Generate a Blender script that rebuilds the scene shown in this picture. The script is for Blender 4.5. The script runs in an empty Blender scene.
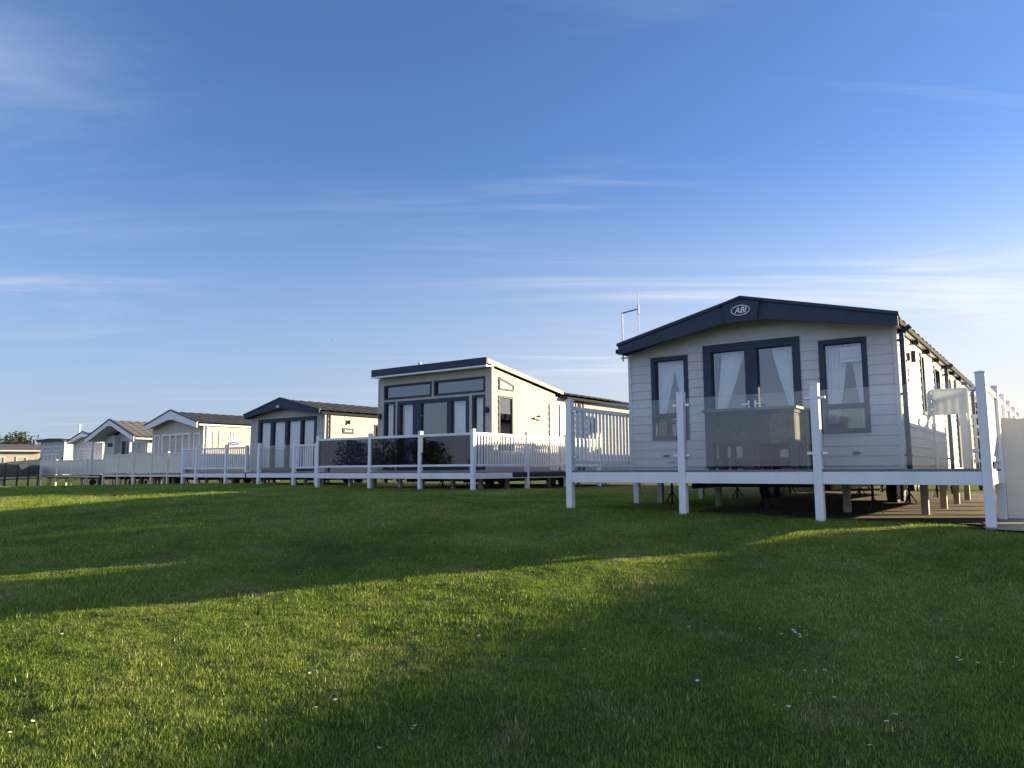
import bpy, math, random
from mathutils import Vector, Matrix, noise
random.seed(7)
R = math.radians
sc = bpy.context.scene
col = sc.collection
EYE = 1.62                                   # eye height above the spot where the photographer stands
TH = -0.6313                                 # direction of the row of caravans
AX, AY = 0.9276, 12.1009                     # front left corner post of the nearest deck
T = Vector((math.cos(TH), math.sin(TH), 0)); N = Vector((-math.sin(TH), math.cos(TH), 0))

def site(u, s, z=0.0):
    """u along the row, s back into the plots, z above eye level -> world"""
    return Vector((AX, AY, 0)) + T * u + N * s + Vector((0, 0, z + EYE))

# ------------------------------------------------------------------ ground heights
BK = [(-140, -2.2), (-90, -1.5), (-60, -1.08), (-51, -1.02), (-42, -.86), (-34.7, -.68), (-27, -.56), (-20, -.5), (-12.5, -.51), (-6.2, -.52),
      (0, -.61), (2, -.65), (5.6, -.70), (12, -.8), (40, -1.1)]
def lin(K, x):
    if x <= K[0][0]: return K[0][1]
    for (a, p), (b, q) in zip(K, K[1:]):
        if x <= b:
            k = (x - a) / (b - a); return p + (q - p) * k
    return K[-1][1]
SK = [(-400, -7.0), (-120, -6.6), (-60, -4.6), (-30, -2.7), (-20, -1.85), (-10.3, -.90), (-7, -.55), (-4, -.27), (-2, -.11), (-.8, -.03), (0, 0), (3, -.03), (12, -.02)]
def G(u, s):
    b = lin(BK, u)
    k = max(0.0, min(1.0, (2 - u) / 16.0))   # the lawn is flatter in front of the far plots
    drop = lin(SK, s) * (1 - .25 * k)
    if s > 12:
        f = min(1.0, (s - 12) / 40); b = b * (1 - f) + (-1.25) * f
    bump = 0.0
    if -14 < s < 14 and -70 < u < 25:
        bump = .035 * noise.noise(Vector((u * .35, s * .35, 3.1))) + .012 * noise.noise(Vector((u * 1.7, s * 1.7, 8.0)))
        if s > -.6: bump *= max(0.15, 1 - (s + .6) / 1.0)
    return b + drop + bump

# ------------------------------------------------------------------ materials
MAT = {}
def nodes(name):
    m = bpy.data.materials.new(name); m.use_nodes = True
    nt = m.node_tree; bs = nt.nodes['Principled BSDF']
    MAT[name] = m
    return m, nt, bs
def addn(nt, typ, **kw):
    n = nt.nodes.new(typ)
    for k, v in kw.items(): setattr(n, k, v)
    return n
def mat(name, rgb, rough=.5, var=.08, scale=6.0, bump=0.0, bscale=40.0, metal=0.0, spec=.5, streak=False, dirt=0.0):
    m, nt, bs = nodes(name)
    L = nt.links.new
    tc = addn(nt, 'ShaderNodeTexCoord')
    mp = addn(nt, 'ShaderNodeMapping')
    if streak: mp.inputs['Scale'].default_value = (1.0, 1.0, .12)
    L(tc.outputs['Object'], mp.inputs['Vector'])
    ns = addn(nt, 'ShaderNodeTexNoise'); ns.inputs['Scale'].default_value = scale; ns.inputs['Detail'].default_value = 5
    L(mp.outputs['Vector'], ns.inputs['Vector'])
    rp = addn(nt, 'ShaderNodeValToRGB')
    lo = [c * (1 - var) for c in rgb]; hi = [min(1, c * (1 + var)) for c in rgb]
    rp.color_ramp.elements[0].position = .3; rp.color_ramp.elements[1].position = .7
    rp.color_ramp.elements[0].color = (*lo, 1); rp.color_ramp.elements[1].color = (*hi, 1)
    L(ns.outputs['Fac'], rp.inputs['Fac'])
    out = rp.outputs['Color']
    if dirt > 0:
        n2 = addn(nt, 'ShaderNodeTexNoise'); n2.inputs['Scale'].default_value = 2.3; n2.inputs['Detail'].default_value = 8; n2.inputs['Roughness'].default_value = .7
        L(mp.outputs['Vector'], n2.inputs['Vector'])
        mr = addn(nt, 'ShaderNodeMapRange'); mr.inputs['From Min'].default_value = .48; mr.inputs['From Max'].default_value = .75
        mr.inputs['To Max'].default_value = dirt
        L(n2.outputs['Fac'], mr.inputs['Value'])
        mx = addn(nt, 'ShaderNodeMixRGB'); mx.inputs['Color2'].default_value = (.18, .16, .11, 1)
        L(mr.outputs['Result'], mx.inputs['Fac']); L(out, mx.inputs['Color1']); out = mx.outputs['Color']
    L(out, bs.inputs['Base Color'])
    rr = addn(nt, 'ShaderNodeMapRange'); rr.inputs['To Min'].default_value = max(.02, rough - .08); rr.inputs['To Max'].default_value = min(1, rough + .1)
    L(ns.outputs['Fac'], rr.inputs['Value']); L(rr.outputs['Result'], bs.inputs['Roughness'])
    bs.inputs['Metallic'].default_value = metal; bs.inputs['Specular IOR Level'].default_value = spec
    if bump > 0:
        n3 = addn(nt, 'ShaderNodeTexNoise'); n3.inputs['Scale'].default_value = bscale; n3.inputs['Detail'].default_value = 4
        L(tc.outputs['Object'], n3.inputs['Vector'])
        bp = addn(nt, 'ShaderNodeBump'); bp.inputs['Strength'].default_value = bump; bp.inputs['Distance'].default_value = .01
        L(n3.outputs['Fac'], bp.inputs['Height']); L(bp.outputs['Normal'], bs.inputs['Normal'])
    return m

mat('clad_grey', (.63, .63, .62), .65, .05, 3, .25, 60, streak=True, dirt=.10, spec=.12)
mat('clad_sage', (.52, .50, .43), .65, .05, 3, .25, 60, streak=True, dirt=.08, spec=.12)
mat('clad_stone', (.50, .48, .43), .65, .05, 3, .25, 60, streak=True, dirt=.08, spec=.12)
mat('clad_cream', (.60, .545, .43), .65, .04, 3, .25, 60, streak=True, dirt=.08, spec=.12)
mat('clad_white', (.66, .655, .63), .65, .04, 3, .25, 60, streak=True, dirt=.08, spec=.12)
mat('clad_pale', (.52, .53, .51), .65, .04, 3, .25, 60, streak=True, dirt=.08, spec=.12)
mat('navy', (.052, .068, .100), .55, .12, 5, .08, 90, spec=.15)
mat('black_frame', (.025, .030, .040), .6, .1, 5, spec=.15)
mat('gutter_dark', (.03, .032, .036), .75, .1, 5, spec=.05)
mat('white_trim', (.83, .83, .82), .38, .04, 3, .05, 50, streak=True, dirt=.07)
mat('white_plastic', (.86, .86, .86), .32, .04, 2.5, .04, 30, streak=True, dirt=.16)
mat('cream_panel', (.80, .73, .60), .5, .05, 2.5, .06, 30, dirt=.12)
mat('cream_pier', (.50, .45, .36), .7, .1, 4, .2, 40, dirt=.3)
mat('deck_grey', (.17, .17, .18), .6, .18, 5, .25, 60, streak=False)
mat('roof_dark', (.040, .047, .060), .8, .25, 2.5, .2, 80, spec=.08)
mat('roof_grey', (.13, .132, .14), .85, .15, 2.5, .2, 80, spec=.08)
mat('steel_dark', (.03, .03, .032), .5, .2, 8, metal=.6)
mat('steel', (.55, .56, .58), .3, .05, 8, metal=1.0)
mat('rubber', (.015, .015, .016), .8, .2, 10)
mat('rattan', (.085, .078, .07), .6, .3, 18)
mat('table_top', (.16, .15, .14), .5, .12, 9, .05, 40)
mat('curtain', (.90, .90, .89), .9, .04, 6)
mat('interior', (.22, .20, .18), .8, .08, 3)
mat('interior_floor', (.16, .12, .09), .6, .2, 3)
mat('paper', (.86, .86, .84), .8, .02, 4)
mat('ink_blue', (.05, .08, .22), .5, .05, 4)
mat('sign_blue', (.05, .09, .42), .8, .05, 4, spec=.05)
mat('bark', (.10, .075, .055), .9, .3, 9, .6, 30)
mat('dark_screen', (.028, .032, .038), .45, .2, 5)
mat('daisy', (.85, .85, .82), .6, .03, 4)
mat('daisy_heart', (.75, .5, .05), .7, .1, 9)
mat('gull', (.75, .76, .78), .7, .08, 9)
mat('lamp_black', (.02, .02, .022), .35, .1, 9)
mat('downlight', (.6, .6, .6), .3, .05, 9)

def weave(name):
    m = MAT[name]; nt = m.node_tree; bs = nt.nodes['Principled BSDF']; L = nt.links.new
    tc = addn(nt, 'ShaderNodeTexCoord'); w1 = addn(nt, 'ShaderNodeTexWave'); w2 = addn(nt, 'ShaderNodeTexWave')
    w1.bands_direction = 'Z'; w1.inputs['Scale'].default_value = 22; w1.inputs['Distortion'].default_value = 1.2
    w2.bands_direction = 'DIAGONAL'; w2.inputs['Scale'].default_value = 18; w2.inputs['Distortion'].default_value = .8
    L(tc.outputs['Object'], w1.inputs['Vector']); L(tc.outputs['Object'], w2.inputs['Vector'])
    ad = addn(nt, 'ShaderNodeMath'); L(w1.outputs['Fac'], ad.inputs[0]); L(w2.outputs['Fac'], ad.inputs[1])
    bp = addn(nt, 'ShaderNodeBump'); bp.inputs['Strength'].default_value = .8; bp.inputs['Distance'].default_value = .006
    L(ad.outputs[0], bp.inputs['Height']); L(bp.outputs['Normal'], bs.inputs['Normal'])
weave('rattan')

def glass(name, tint=(.9, .93, .93), refl=.04, dusty=0.0, dust=(.7, .72, .74), rough=0.0, tl=.3):
    m, nt, bs = nodes(name); L = nt.links.new
    nt.nodes.remove(bs); out = nt.nodes['Material Output']
    tr = addn(nt, 'ShaderNodeBsdfTransparent'); tr.inputs['Color'].default_value = (*tint, 1)
    gl = addn(nt, 'ShaderNodeBsdfGlossy'); gl.inputs['Roughness'].default_value = rough; gl.inputs['Color'].default_value = (1, 1, 1, 1)
    fr = addn(nt, 'ShaderNodeLayerWeight'); fr.inputs['Blend'].default_value = .5
    pw = addn(nt, 'ShaderNodeMath', operation='POWER'); pw.inputs[1].default_value = 5; L(fr.outputs['Facing'], pw.inputs[0])
    mr = addn(nt, 'ShaderNodeMapRange'); mr.inputs['To Min'].default_value = refl
    L(pw.outputs[0], mr.inputs['Value'])
    mx = addn(nt, 'ShaderNodeMixShader'); L(mr.outputs['Result'], mx.inputs['Fac']); L(tr.outputs[0], mx.inputs[1]); L(gl.outputs[0], mx.inputs[2])
    last = mx
    if dusty > 0:
        df = addn(nt, 'ShaderNodeBsdfDiffuse'); df.inputs['Color'].default_value = (*dust, 1)
        tb = addn(nt, 'ShaderNodeBsdfTranslucent'); tb.inputs['Color'].default_value = (*dust, 1)
        md = addn(nt, 'ShaderNodeMixShader'); md.inputs['Fac'].default_value = tl; L(df.outputs[0], md.inputs[1]); L(tb.outputs[0], md.inputs[2])
        tc = addn(nt, 'ShaderNodeTexCoord'); ns = addn(nt, 'ShaderNodeTexNoise'); ns.inputs['Scale'].default_value = 1.6; ns.inputs['Detail'].default_value = 7
        L(tc.outputs['Object'], ns.inputs['Vector'])
        rg = addn(nt, 'ShaderNodeMapRange'); rg.inputs['From Min'].default_value = .25; rg.inputs['From Max'].default_value = .8
        rg.inputs['To Min'].default_value = dusty * .7; rg.inputs['To Max'].default_value = dusty * 1.4
        L(ns.outputs['Fac'], rg.inputs['Value'])
        m2 = addn(nt, 'ShaderNodeMixShader'); L(rg.outputs['Result'], m2.inputs['Fac']); L(mx.outputs[0], m2.inputs[1]); L(md.outputs[0], m2.inputs[2])
        last = m2
    L(last.outputs[0], out.inputs['Surface'])
    return m
glass('window_glass', (.90, .92, .93), .085)
glass('coated_glass', (.62, .65, .67), .20)
glass('clear_glass', (.90, .925, .925), .035, dusty=.045, dust=(.50, .56, .62), tl=.12)
glass('smoked_glass', (.20, .24, .32), .06, dusty=.01, dust=(.3, .3, .34), tl=.0)
glass('dark_fence_glass', (.12, .13, .14), .06, dusty=.04, dust=(.3, .3, .32))
def opaque_glass(name, rgb):
    m, nt, bs = nodes(name); bs.inputs['Base Color'].default_value = (*rgb, 1); bs.inputs['Roughness'].default_value = .06; bs.inputs['Specular IOR Level'].default_value = .7
    tc = addn(nt, 'ShaderNodeTexCoord'); ns = addn(nt, 'ShaderNodeTexNoise'); ns.inputs['Scale'].default_value = 1.5
    rp = addn(nt, 'ShaderNodeValToRGB'); rp.color_ramp.elements[0].color = (*[c * .8 for c in rgb], 1); rp.color_ramp.elements[1].color = (*[min(1, c * 1.2) for c in rgb], 1)
    nt.links.new(tc.outputs['Object'], ns.inputs['Vector']); nt.links.new(ns.outputs['Fac'], rp.inputs['Fac']); nt.links.new(rp.outputs['Color'], bs.inputs['Base Color'])
opaque_glass('dark_glass', (.035, .042, .05)); opaque_glass('blind_glass', (.36, .42, .47))

def translucent(name, rgb, fac=.5):
    m, nt, bs = nodes(name); L = nt.links.new; nt.nodes.remove(bs); out = nt.nodes['Material Output']
    df = addn(nt, 'ShaderNodeBsdfDiffuse'); tl = addn(nt, 'ShaderNodeBsdfTranslucent'); mx = addn(nt, 'ShaderNodeMixShader')
    tc = addn(nt, 'ShaderNodeTexCoord'); ns = addn(nt, 'ShaderNodeTexNoise'); ns.inputs['Scale'].default_value = 2.0; ns.inputs['Detail'].default_value = 5
    rp = addn(nt, 'ShaderNodeValToRGB'); rp.color_ramp.elements[0].color = (*[c * .9 for c in rgb], 1); rp.color_ramp.elements[1].color = (*rgb, 1)
    L(tc.outputs['Object'], ns.inputs['Vector']); L(ns.outputs['Fac'], rp.inputs['Fac'])
    L(rp.outputs['Color'], df.inputs['Color']); L(rp.outputs['Color'], tl.inputs['Color'])
    mx.inputs['Fac'].default_value = fac; L(df.outputs[0], mx.inputs[1]); L(tl.outputs[0], mx.inputs[2]); L(mx.outputs[0], out.inputs['Surface'])
translucent('white_sheet', (.80, .82, .84), .40)

def leafmat(name, a, b, trans=.35):
    m, nt, bs = nodes(name); L = nt.links.new; nt.nodes.remove(bs); out = nt.nodes['Material Output']
    ge = addn(nt, 'ShaderNodeNewGeometry'); rp = addn(nt, 'ShaderNodeValToRGB')
    rp.color_ramp.elements[0].color = (*a, 1); rp.color_ramp.elements[1].color = (*b, 1)
    L(ge.outputs['Random Per Island'], rp.inputs['Fac'])
    df = addn(nt, 'ShaderNodeBsdfDiffuse'); tl = addn(nt, 'ShaderNodeBsdfTranslucent'); gl = addn(nt, 'ShaderNodeBsdfGlossy'); gl.inputs['Roughness'].default_value = .45
    mx = addn(nt, 'ShaderNodeMixShader'); mx.inputs['Fac'].default_value = trans
    m2 = addn(nt, 'ShaderNodeMixShader'); m2.inputs['Fac'].default_value = .04
    L(rp.outputs['Color'], df.inputs['Color']); L(rp.outputs['Color'], tl.inputs['Color'])
    L(df.outputs[0], mx.inputs[1]); L(tl.outputs[0], mx.inputs[2]); L(mx.outputs[0], m2.inputs[1]); L(gl.outputs[0], m2.inputs[2]); L(m2.outputs[0], out.inputs['Surface'])
leafmat('leaf_dark', (.018, .032, .014), (.05, .075, .025))
leafmat('leaf_mid', (.05, .075, .025), (.12, .14, .05))

def dry(nt, ge, colour, straw):
    '''straw-coloured worn patches that stay with the ground'''
    L = nt.links.new
    n = addn(nt, 'ShaderNodeTexNoise'); n.inputs['Scale'].default_value = 1.35; n.inputs['Detail'].default_value = 7; n.inputs['Roughness'].default_value = .7; n.inputs['Distortion'].default_value = .6
    L(ge.outputs['Position'], n.inputs['Vector'])
    r = addn(nt, 'ShaderNodeMapRange', interpolation_type='SMOOTHSTEP'); r.inputs['From Min'].default_value = .50; r.inputs['From Max'].default_value = .78; r.inputs['To Max'].default_value = .75
    L(n.outputs['Fac'], r.inputs['Value'])
    m = addn(nt, 'ShaderNodeMixRGB'); m.inputs['Color2'].default_value = (*straw, 1); L(r.outputs[0], m.inputs['Fac']); L(colour, m.inputs['Color1'])
    return m.outputs['Color']
def grass_mat():
    m, nt, bs = nodes('grass_blade'); L = nt.links.new; nt.nodes.remove(bs); out = nt.nodes['Material Output']
    ge = addn(nt, 'ShaderNodeNewGeometry')
    big = addn(nt, 'ShaderNodeTexNoise'); big.inputs['Scale'].default_value = .55; big.inputs['Detail'].default_value = 6; big.inputs['Roughness'].default_value = .65
    L(ge.outputs['Position'], big.inputs['Vector'])
    rp = addn(nt, 'ShaderNodeValToRGB'); e = rp.color_ramp.elements
    e[0].position = .30; e[0].color = (.095, .195, .024, 1); e[1].position = .72; e[1].color = (.36, .44, .09, 1)
    k = e.new(.5); k.color = (.215, .335, .045, 1)
    L(big.outputs['Fac'], rp.inputs['Fac'])
    oi = addn(nt, 'ShaderNodeObjectInfo')
    ad = addn(nt, 'ShaderNodeMath', operation='ADD'); L(oi.outputs['Random'], ad.inputs[0]); L(ge.outputs['Random Per Island'], ad.inputs[1])
    fr = addn(nt, 'ShaderNodeMath', operation='FRACT'); L(ad.outputs[0], fr.inputs[0])
    r2 = addn(nt, 'ShaderNodeValToRGB'); f = r2.color_ramp.elements
    f[0].position = 0; f[0].color = (.45, .52, .45, 1); f[1].position = .88; f[1].color = (1.4, 1.3, 1.25, 1)
    g = f.new(.95); g.color = (2.4, 1.9, 2.6, 1)
    L(fr.outputs[0], r2.inputs['Fac'])
    mu = addn(nt, 'ShaderNodeMixRGB', blend_type='MULTIPLY'); mu.inputs['Fac'].default_value = 1
    L(dry(nt, ge, rp.outputs['Color'], (.40, .36, .17)), mu.inputs['Color1']); L(r2.outputs['Color'], mu.inputs['Color2'])
    df = addn(nt, 'ShaderNodeBsdfDiffuse'); tl = addn(nt, 'ShaderNodeBsdfTranslucent'); gl = addn(nt, 'ShaderNodeBsdfGlossy'); gl.inputs['Roughness'].default_value = .4
    mx = addn(nt, 'ShaderNodeMixShader'); mx.inputs['Fac'].default_value = .55
    m2 = addn(nt, 'ShaderNodeMixShader'); m2.inputs['Fac'].default_value = .03
    L(mu.outputs['Color'], df.inputs['Color']); L(mu.outputs['Color'], tl.inputs['Color'])
    L(df.outputs[0], mx.inputs[1]); L(tl.outputs[0], mx.inputs[2]); L(mx.outputs[0], m2.inputs[1]); L(gl.outputs[0], m2.inputs[2]); L(m2.outputs[0], out.inputs['Surface'])
grass_mat()
def lawn_mat():
    m, nt, bs = nodes('lawn'); L = nt.links.new
    ge = addn(nt, 'ShaderNodeNewGeometry')
    big = addn(nt, 'ShaderNodeTexNoise'); big.inputs['Scale'].default_value = .55; big.inputs['Detail'].default_value = 6; big.inputs['Roughness'].default_value = .65
    fine = addn(nt, 'ShaderNodeTexNoise'); fine.inputs['Scale'].default_value = 26; fine.inputs['Detail'].default_value = 6; fine.inputs['Roughness'].default_value = .75
    L(ge.outputs['Position'], big.inputs['Vector']); L(ge.outputs['Position'], fine.inputs['Vector'])
    rp = addn(nt, 'ShaderNodeValToRGB'); e = rp.color_ramp.elements
    e[0].position = .30; e[0].color = (.06, .10, .017, 1); e[1].position = .72; e[1].color = (.19, .20, .058, 1)
    k = e.new(.5); k.color = (.105, .150, .027, 1)
    L(big.outputs['Fac'], rp.inputs['Fac'])
    r2 = addn(nt, 'ShaderNodeValToRGB'); f = r2.color_ramp.elements
    f[0].position = .3; f[0].color = (.55, .55, .5, 1); f[1].position = .72; f[1].color = (1.35, 1.3, 1.2, 1)
    L(fine.outputs['Fac'], r2.inputs['Fac'])
    mu = addn(nt, 'ShaderNodeMixRGB', blend_type='MULTIPLY'); mu.inputs['Fac'].default_value = 1
    L(dry(nt, ge, rp.outputs['Color'], (.24, .20, .10)), mu.inputs['Color1']); L(r2.outputs['Color'], mu.inputs['Color2']); L(mu.outputs['Color'], bs.inputs['Base Color'])
    bs.inputs['Roughness'].default_value = .9; bs.inputs['Specular IOR Level'].default_value = .15
    bp = addn(nt, 'ShaderNodeBump'); bp.inputs['Strength'].default_value = 1.0; bp.inputs['Distance'].default_value = .05
    L(fine.outputs['Fac'], bp.inputs['Height']); L(bp.outputs['Normal'], bs.inputs['Normal'])
lawn_mat()
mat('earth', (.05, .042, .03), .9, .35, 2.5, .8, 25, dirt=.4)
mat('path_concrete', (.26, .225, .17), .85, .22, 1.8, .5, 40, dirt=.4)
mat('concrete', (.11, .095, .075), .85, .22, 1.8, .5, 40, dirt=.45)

# ------------------------------------------------------------------ mesh helpers
class MB:
    def __init__(s): s.v = []; s.f = []
    def face(s, pts):
        b = len(s.v); s.v += [tuple(p) for p in pts]; s.f.append(tuple(range(b, b + len(pts))))
    def hexa(s, p):            # eight corners: bottom ring then top ring
        b = len(s.v); s.v += [tuple(q) for q in p]
        for q in ((0, 3, 2, 1), (4, 5, 6, 7), (0, 1, 5, 4), (1, 2, 6, 5), (2, 3, 7, 6), (3, 0, 4, 7)): s.f.append(tuple(b + i for i in q))
    def box(s, x0, x1, y0, y1, z0, z1, M=None):
        p = [(x0, y0, z0), (x1, y0, z0), (x1, y1, z0), (x0, y1, z0), (x0, y0, z1), (x1, y0, z1), (x1, y1, z1), (x0, y1, z1)]
        if M: p = [M(*q) for q in p]
        s.hexa(p)
    def prism(s, poly, w0, w1, M):   # poly in (a,b); extruded along c
        b = len(s.v); n = len(poly)
        for w in (w0, w1): s.v += [tuple(M(a, z, w)) for a, z in poly]
        s.f.append(tuple(b + i for i in range(n - 1, -1, -1))); s.f.append(tuple(b + n + i for i in range(n)))
        for i in range(n):
            j = (i + 1) % n; s.f.append((b + i, b + j, b + n + j, b + n + i))
    def tube(s, p0, p1, r0, r1=None, n=8, cap=True):
        r1 = r0 if r1 is None else r1
        p0 = Vector(p0); p1 = Vector(p1); d = (p1 - p0).normalized()
        a = d.orthogonal().normalized(); c = d.cross(a); b = len(s.v)
        for p, r in ((p0, r0), (p1, r1)):
            for i in range(n):
                t = 2 * math.pi * i / n; s.v.append(tuple(p + (a * math.cos(t) + c * math.sin(t)) * r))
        for i in range(n):
            j = (i + 1) % n; s.f.append((b + i, b + j, b + n + j, b + n + i))
        if cap: s.f.append(tuple(b + i for i in range(n - 1, -1, -1))); s.f.append(tuple(b + n + i for i in range(n)))
    def build(s, name, m, parent=None, bevel=0.0, smooth=False):
        me = bpy.data.meshes.new(name); me.from_pydata(s.v, [], s.f); me.update()
        me.materials.append(MAT[m])
        if smooth: me.polygons.foreach_set('use_smooth', [True] * len(me.polygons))
        o = bpy.data.objects.new(name, me); col.objects.link(o)
        if parent: o.parent = parent
        if bevel:
            md = o.modifiers.new('edge', 'BEVEL'); md.width = bevel; md.segments = 2; md.limit_method = 'ANGLE'
        return o

def tag(o, label=None, cat=None, group=None, kind=None):
    if label: o['label'] = label
    if cat: o['category'] = cat
    if group: o['group'] = group
    if kind: o['kind'] = kind
    return o
def thing(name, u, s, z, label, cat, group=None, rot=TH):
    o = bpy.data.objects.new(name, None); col.objects.link(o); o.empty_display_size = .3
    o.location = site(u, s, z); o.rotation_euler = (0, 0, rot)
    return tag(o, label, cat, group)

def clip(poly, outline):
    """clip a convex polygon by a convex counter-clockwise outline"""
    out = poly
    for i in range(len(outline)):
        (ax, ay), (bx, by) = outline[i], outline[(i + 1) % len(outline)]
        inp = out; out = []
        side = lambda p: (bx - ax) * (p[1] - ay) - (by - ay) * (p[0] - ax)
        for j in range(len(inp)):
            p, q = inp[j], inp[(j + 1) % len(inp)]; sp, sq = side(p), side(q)
            if sp >= -1e-9: out.append(p)
            if (sp > 1e-9 and sq < -1e-9) or (sp < -1e-9 and sq > 1e-9):
                k = sp / (sp - sq); out.append((p[0] + (q[0] - p[0]) * k, p[1] + (q[1] - p[1]) * k))
        if len(out) < 3: return []
    return out

def clad(mb, outline, holes, M, board=.2, lap=.014, flat=False):
    """lapped boards over a convex outline with rectangular openings; M(a,z,out)"""
    a0 = min(p[0] for p in outline); a1 = max(p[0] for p in outline); z0 = min(p[1] for p in outline); z1 = max(p[1] for p in outline)
    As = sorted({a0, a1, *[h[0] for h in holes], *[h[1] for h in holes]})
    rows = []; z = z0
    while z < z1 - 1e-6: rows.append((z, min(z + board, z1))); z += board
    for (r0, r1) in rows:
        zs = sorted({r0, r1, *[h[2] for h in holes if r0 < h[2] < r1], *[h[3] for h in holes if r0 < h[3] < r1]})
        for zl, zh in zip(zs, zs[1:]):
            runs = []
            for al, ah in zip(As, As[1:]):
                mid = ((al + ah) / 2, (zl + zh) / 2)
                if any(h[0] < mid[0] < h[1] and h[2] < mid[1] < h[3] for h in holes): runs.append(None)
                elif runs and runs[-1]: runs[-1] = (runs[-1][0], ah)
                else: runs.append((al, ah))
            for rn in runs:
                if not rn: continue
                poly = clip([(rn[0], zl), (rn[1], zl), (rn[1], zh), (rn[0], zh)], outline)
                if not poly: continue
                off = (lambda z: 0.0) if flat else (lambda z: lap * (1 - (z - r0) / board))
                mb.face([M(a, z, off(z)) for a, z in poly])
                if not flat and zl == r0:
                    lo = [p for p in poly if abs(p[1] - r0) < 1e-6]
                    if len(lo) >= 2:
                        l0 = min(lo); l1 = max(lo)
                        mb.face([M(l0[0], r0, 0), M(l1[0], r0, 0), M(l1[0], r0, lap), M(l0[0], r0, lap)])

def window(parent, M, a0, a1, z0, z1, fw=.07, mull_z=(), mull_a=(), fm='black_frame', gm='window_glass', name='window', proud=.03, deep=.09, handle=None, fws=None):
    mb = MB(); fl, fr, fb, ft = fws or (fw, fw, fw, fw)
    bx = lambda p, q, r, t: mb.box(p, q, r, t, -deep, proud, lambda a, z, o: M(a, z, o))
    bx(a0, a0 + fl, z0, z1); bx(a1 - fr, a1, z0, z1); bx(a0 + fl, a1 - fr, z0, z0 + fb); bx(a0 + fl, a1 - fr, z1 - ft, z1)
    for z, w in mull_z: mb.box(a0 + fl, a1 - fr, z - w / 2, z + w / 2, -deep, proud - .004, lambda a, zz, o: M(a, zz, o))
    for a, w in mull_a:
        segs = [z0 + fb] + [q for z, ww in mull_z for q in (z - ww / 2, z + ww / 2)] + [z1 - ft]
        for i in range(0, len(segs), 2): mb.box(a - w / 2, a + w / 2, segs[i], segs[i + 1], -deep, proud - .002, lambda aa, zz, o: M(aa, zz, o))
    w = mb.build(name, fm, parent, .004)
    ae = [a0 + fl] + [q for a, ww in mull_a for q in (a - ww / 2, a + ww / 2)] + [a1 - fr]
    ze = [z0 + fb] + [q for z, ww in mull_z for q in (z - ww / 2, z + ww / 2)] + [z1 - ft]
    for i in range(0, len(ae), 2):
        for j in range(0, len(ze), 2):
            g = MB(); g.box(ae[i], ae[i + 1], ze[j], ze[j + 1], -deep * .5 - .003, -deep * .5 + .003, lambda a, z, o: M(a, z, o))
            g.build('pane', gm if isinstance(gm, str) else gm[(i // 2) % len(gm)], w)
    if handle:
        for a, z in handle:
            h = MB(); h.box(a - .015, a + .015, z - .09, z + .09, proud, proud + .012, lambda p, q, o: M(p, q, o))
            h.box(a - .012, a + .012, z - .012, z + .012, proud + .012, proud + .05, lambda p, q, o: M(p, q, o))
            h.box(a - .012, a + .11 * (1 if a < (a0 + a1) / 2 else -1), z - .011, z + .011, proud + .05, proud + .066, lambda p, q, o: M(p, q, o)) if False else None
            h.build('handle', 'steel', w)
    return w

def curtain(parent_root, M, top, bot, z0, z1, label, o=-.16, pleats=7, group=None, tie=None):
    """a pleated curtain; top=(a0,a1) at z1, bot=(a0,a1) at z0"""
    mb = MB(); nz = 14; na = pleats * 6
    for i in range(nz + 1):
        k = i / nz; z = z1 + (z0 - z1) * k; e = k ** 1.25
        l = top[0] + (bot[0] - top[0]) * e; r = top[1] + (bot[1] - top[1]) * e
        for j in range(na + 1):
            q = j / na
            w = .022 * math.sin(q * pleats * 2 * math.pi + .5 * math.sin(k * 3 + q * 5)) * (0.7 + .3 * math.sin(q * 9 + 1))
            mb.v.append(tuple(M(l + (r - l) * q, z, o + w)))
    W = na + 1
    for i in range(nz):
        for j in range(na): mb.f.append((i * W + j, i * W + j + 1, (i + 1) * W + j + 1, (i + 1) * W + j))
    c = mb.build('curtain', 'curtain', None, smooth=True)
    c.matrix_world = Matrix.Translation(parent_root.location) @ Matrix.Rotation(parent_root.rotation_euler.z, 4, 'Z')
    sd = c.modifiers.new('cloth', 'SOLIDIFY'); sd.thickness = .004
    return tag(c, label, 'curtain', group)

def text_mesh(s, size, shear=0.0, depth=.004):
    cu = bpy.data.curves.new('lettering', 'FONT'); cu.body = s; cu.size = size; cu.shear = shear; cu.extrude = depth; cu.align_x = 'CENTER'; cu.align_y = 'CENTER'; cu.offset = size * .018
    o = bpy.data.objects.new('lettering_source', cu); col.objects.link(o)
    bpy.context.view_layer.update()
    me = bpy.data.meshes.new_from_object(o.evaluated_get(bpy.context.evaluated_depsgraph_get()))
    bpy.data.objects.remove(o); bpy.data.curves.remove(cu)
    return me

def oval(mb, M, ca, cz, ra, rz, o0, o1, n=32, ring=None):
    if ring is None:
        mb.prism([(ca + ra * math.cos(2 * math.pi * i / n), cz + rz * math.sin(2 * math.pi * i / n)) for i in range(n)], o0, o1, lambda a, z, w: M(a, z, w))
    else:
        for i in range(n):
            t0, t1 = 2 * math.pi * i / n, 2 * math.pi * (i + 1) / n
            c = lambda r, t: (ca + (ra - r) * math.cos(t), cz + (rz - r) * math.sin(t))
            q = [c(0, t0), c(0, t1), c(ring, t1), c(ring, t0)]
            mb.hexa([M(a, z, o0) for a, z in q] + [M(a, z, o1) for a, z in q])

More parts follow.
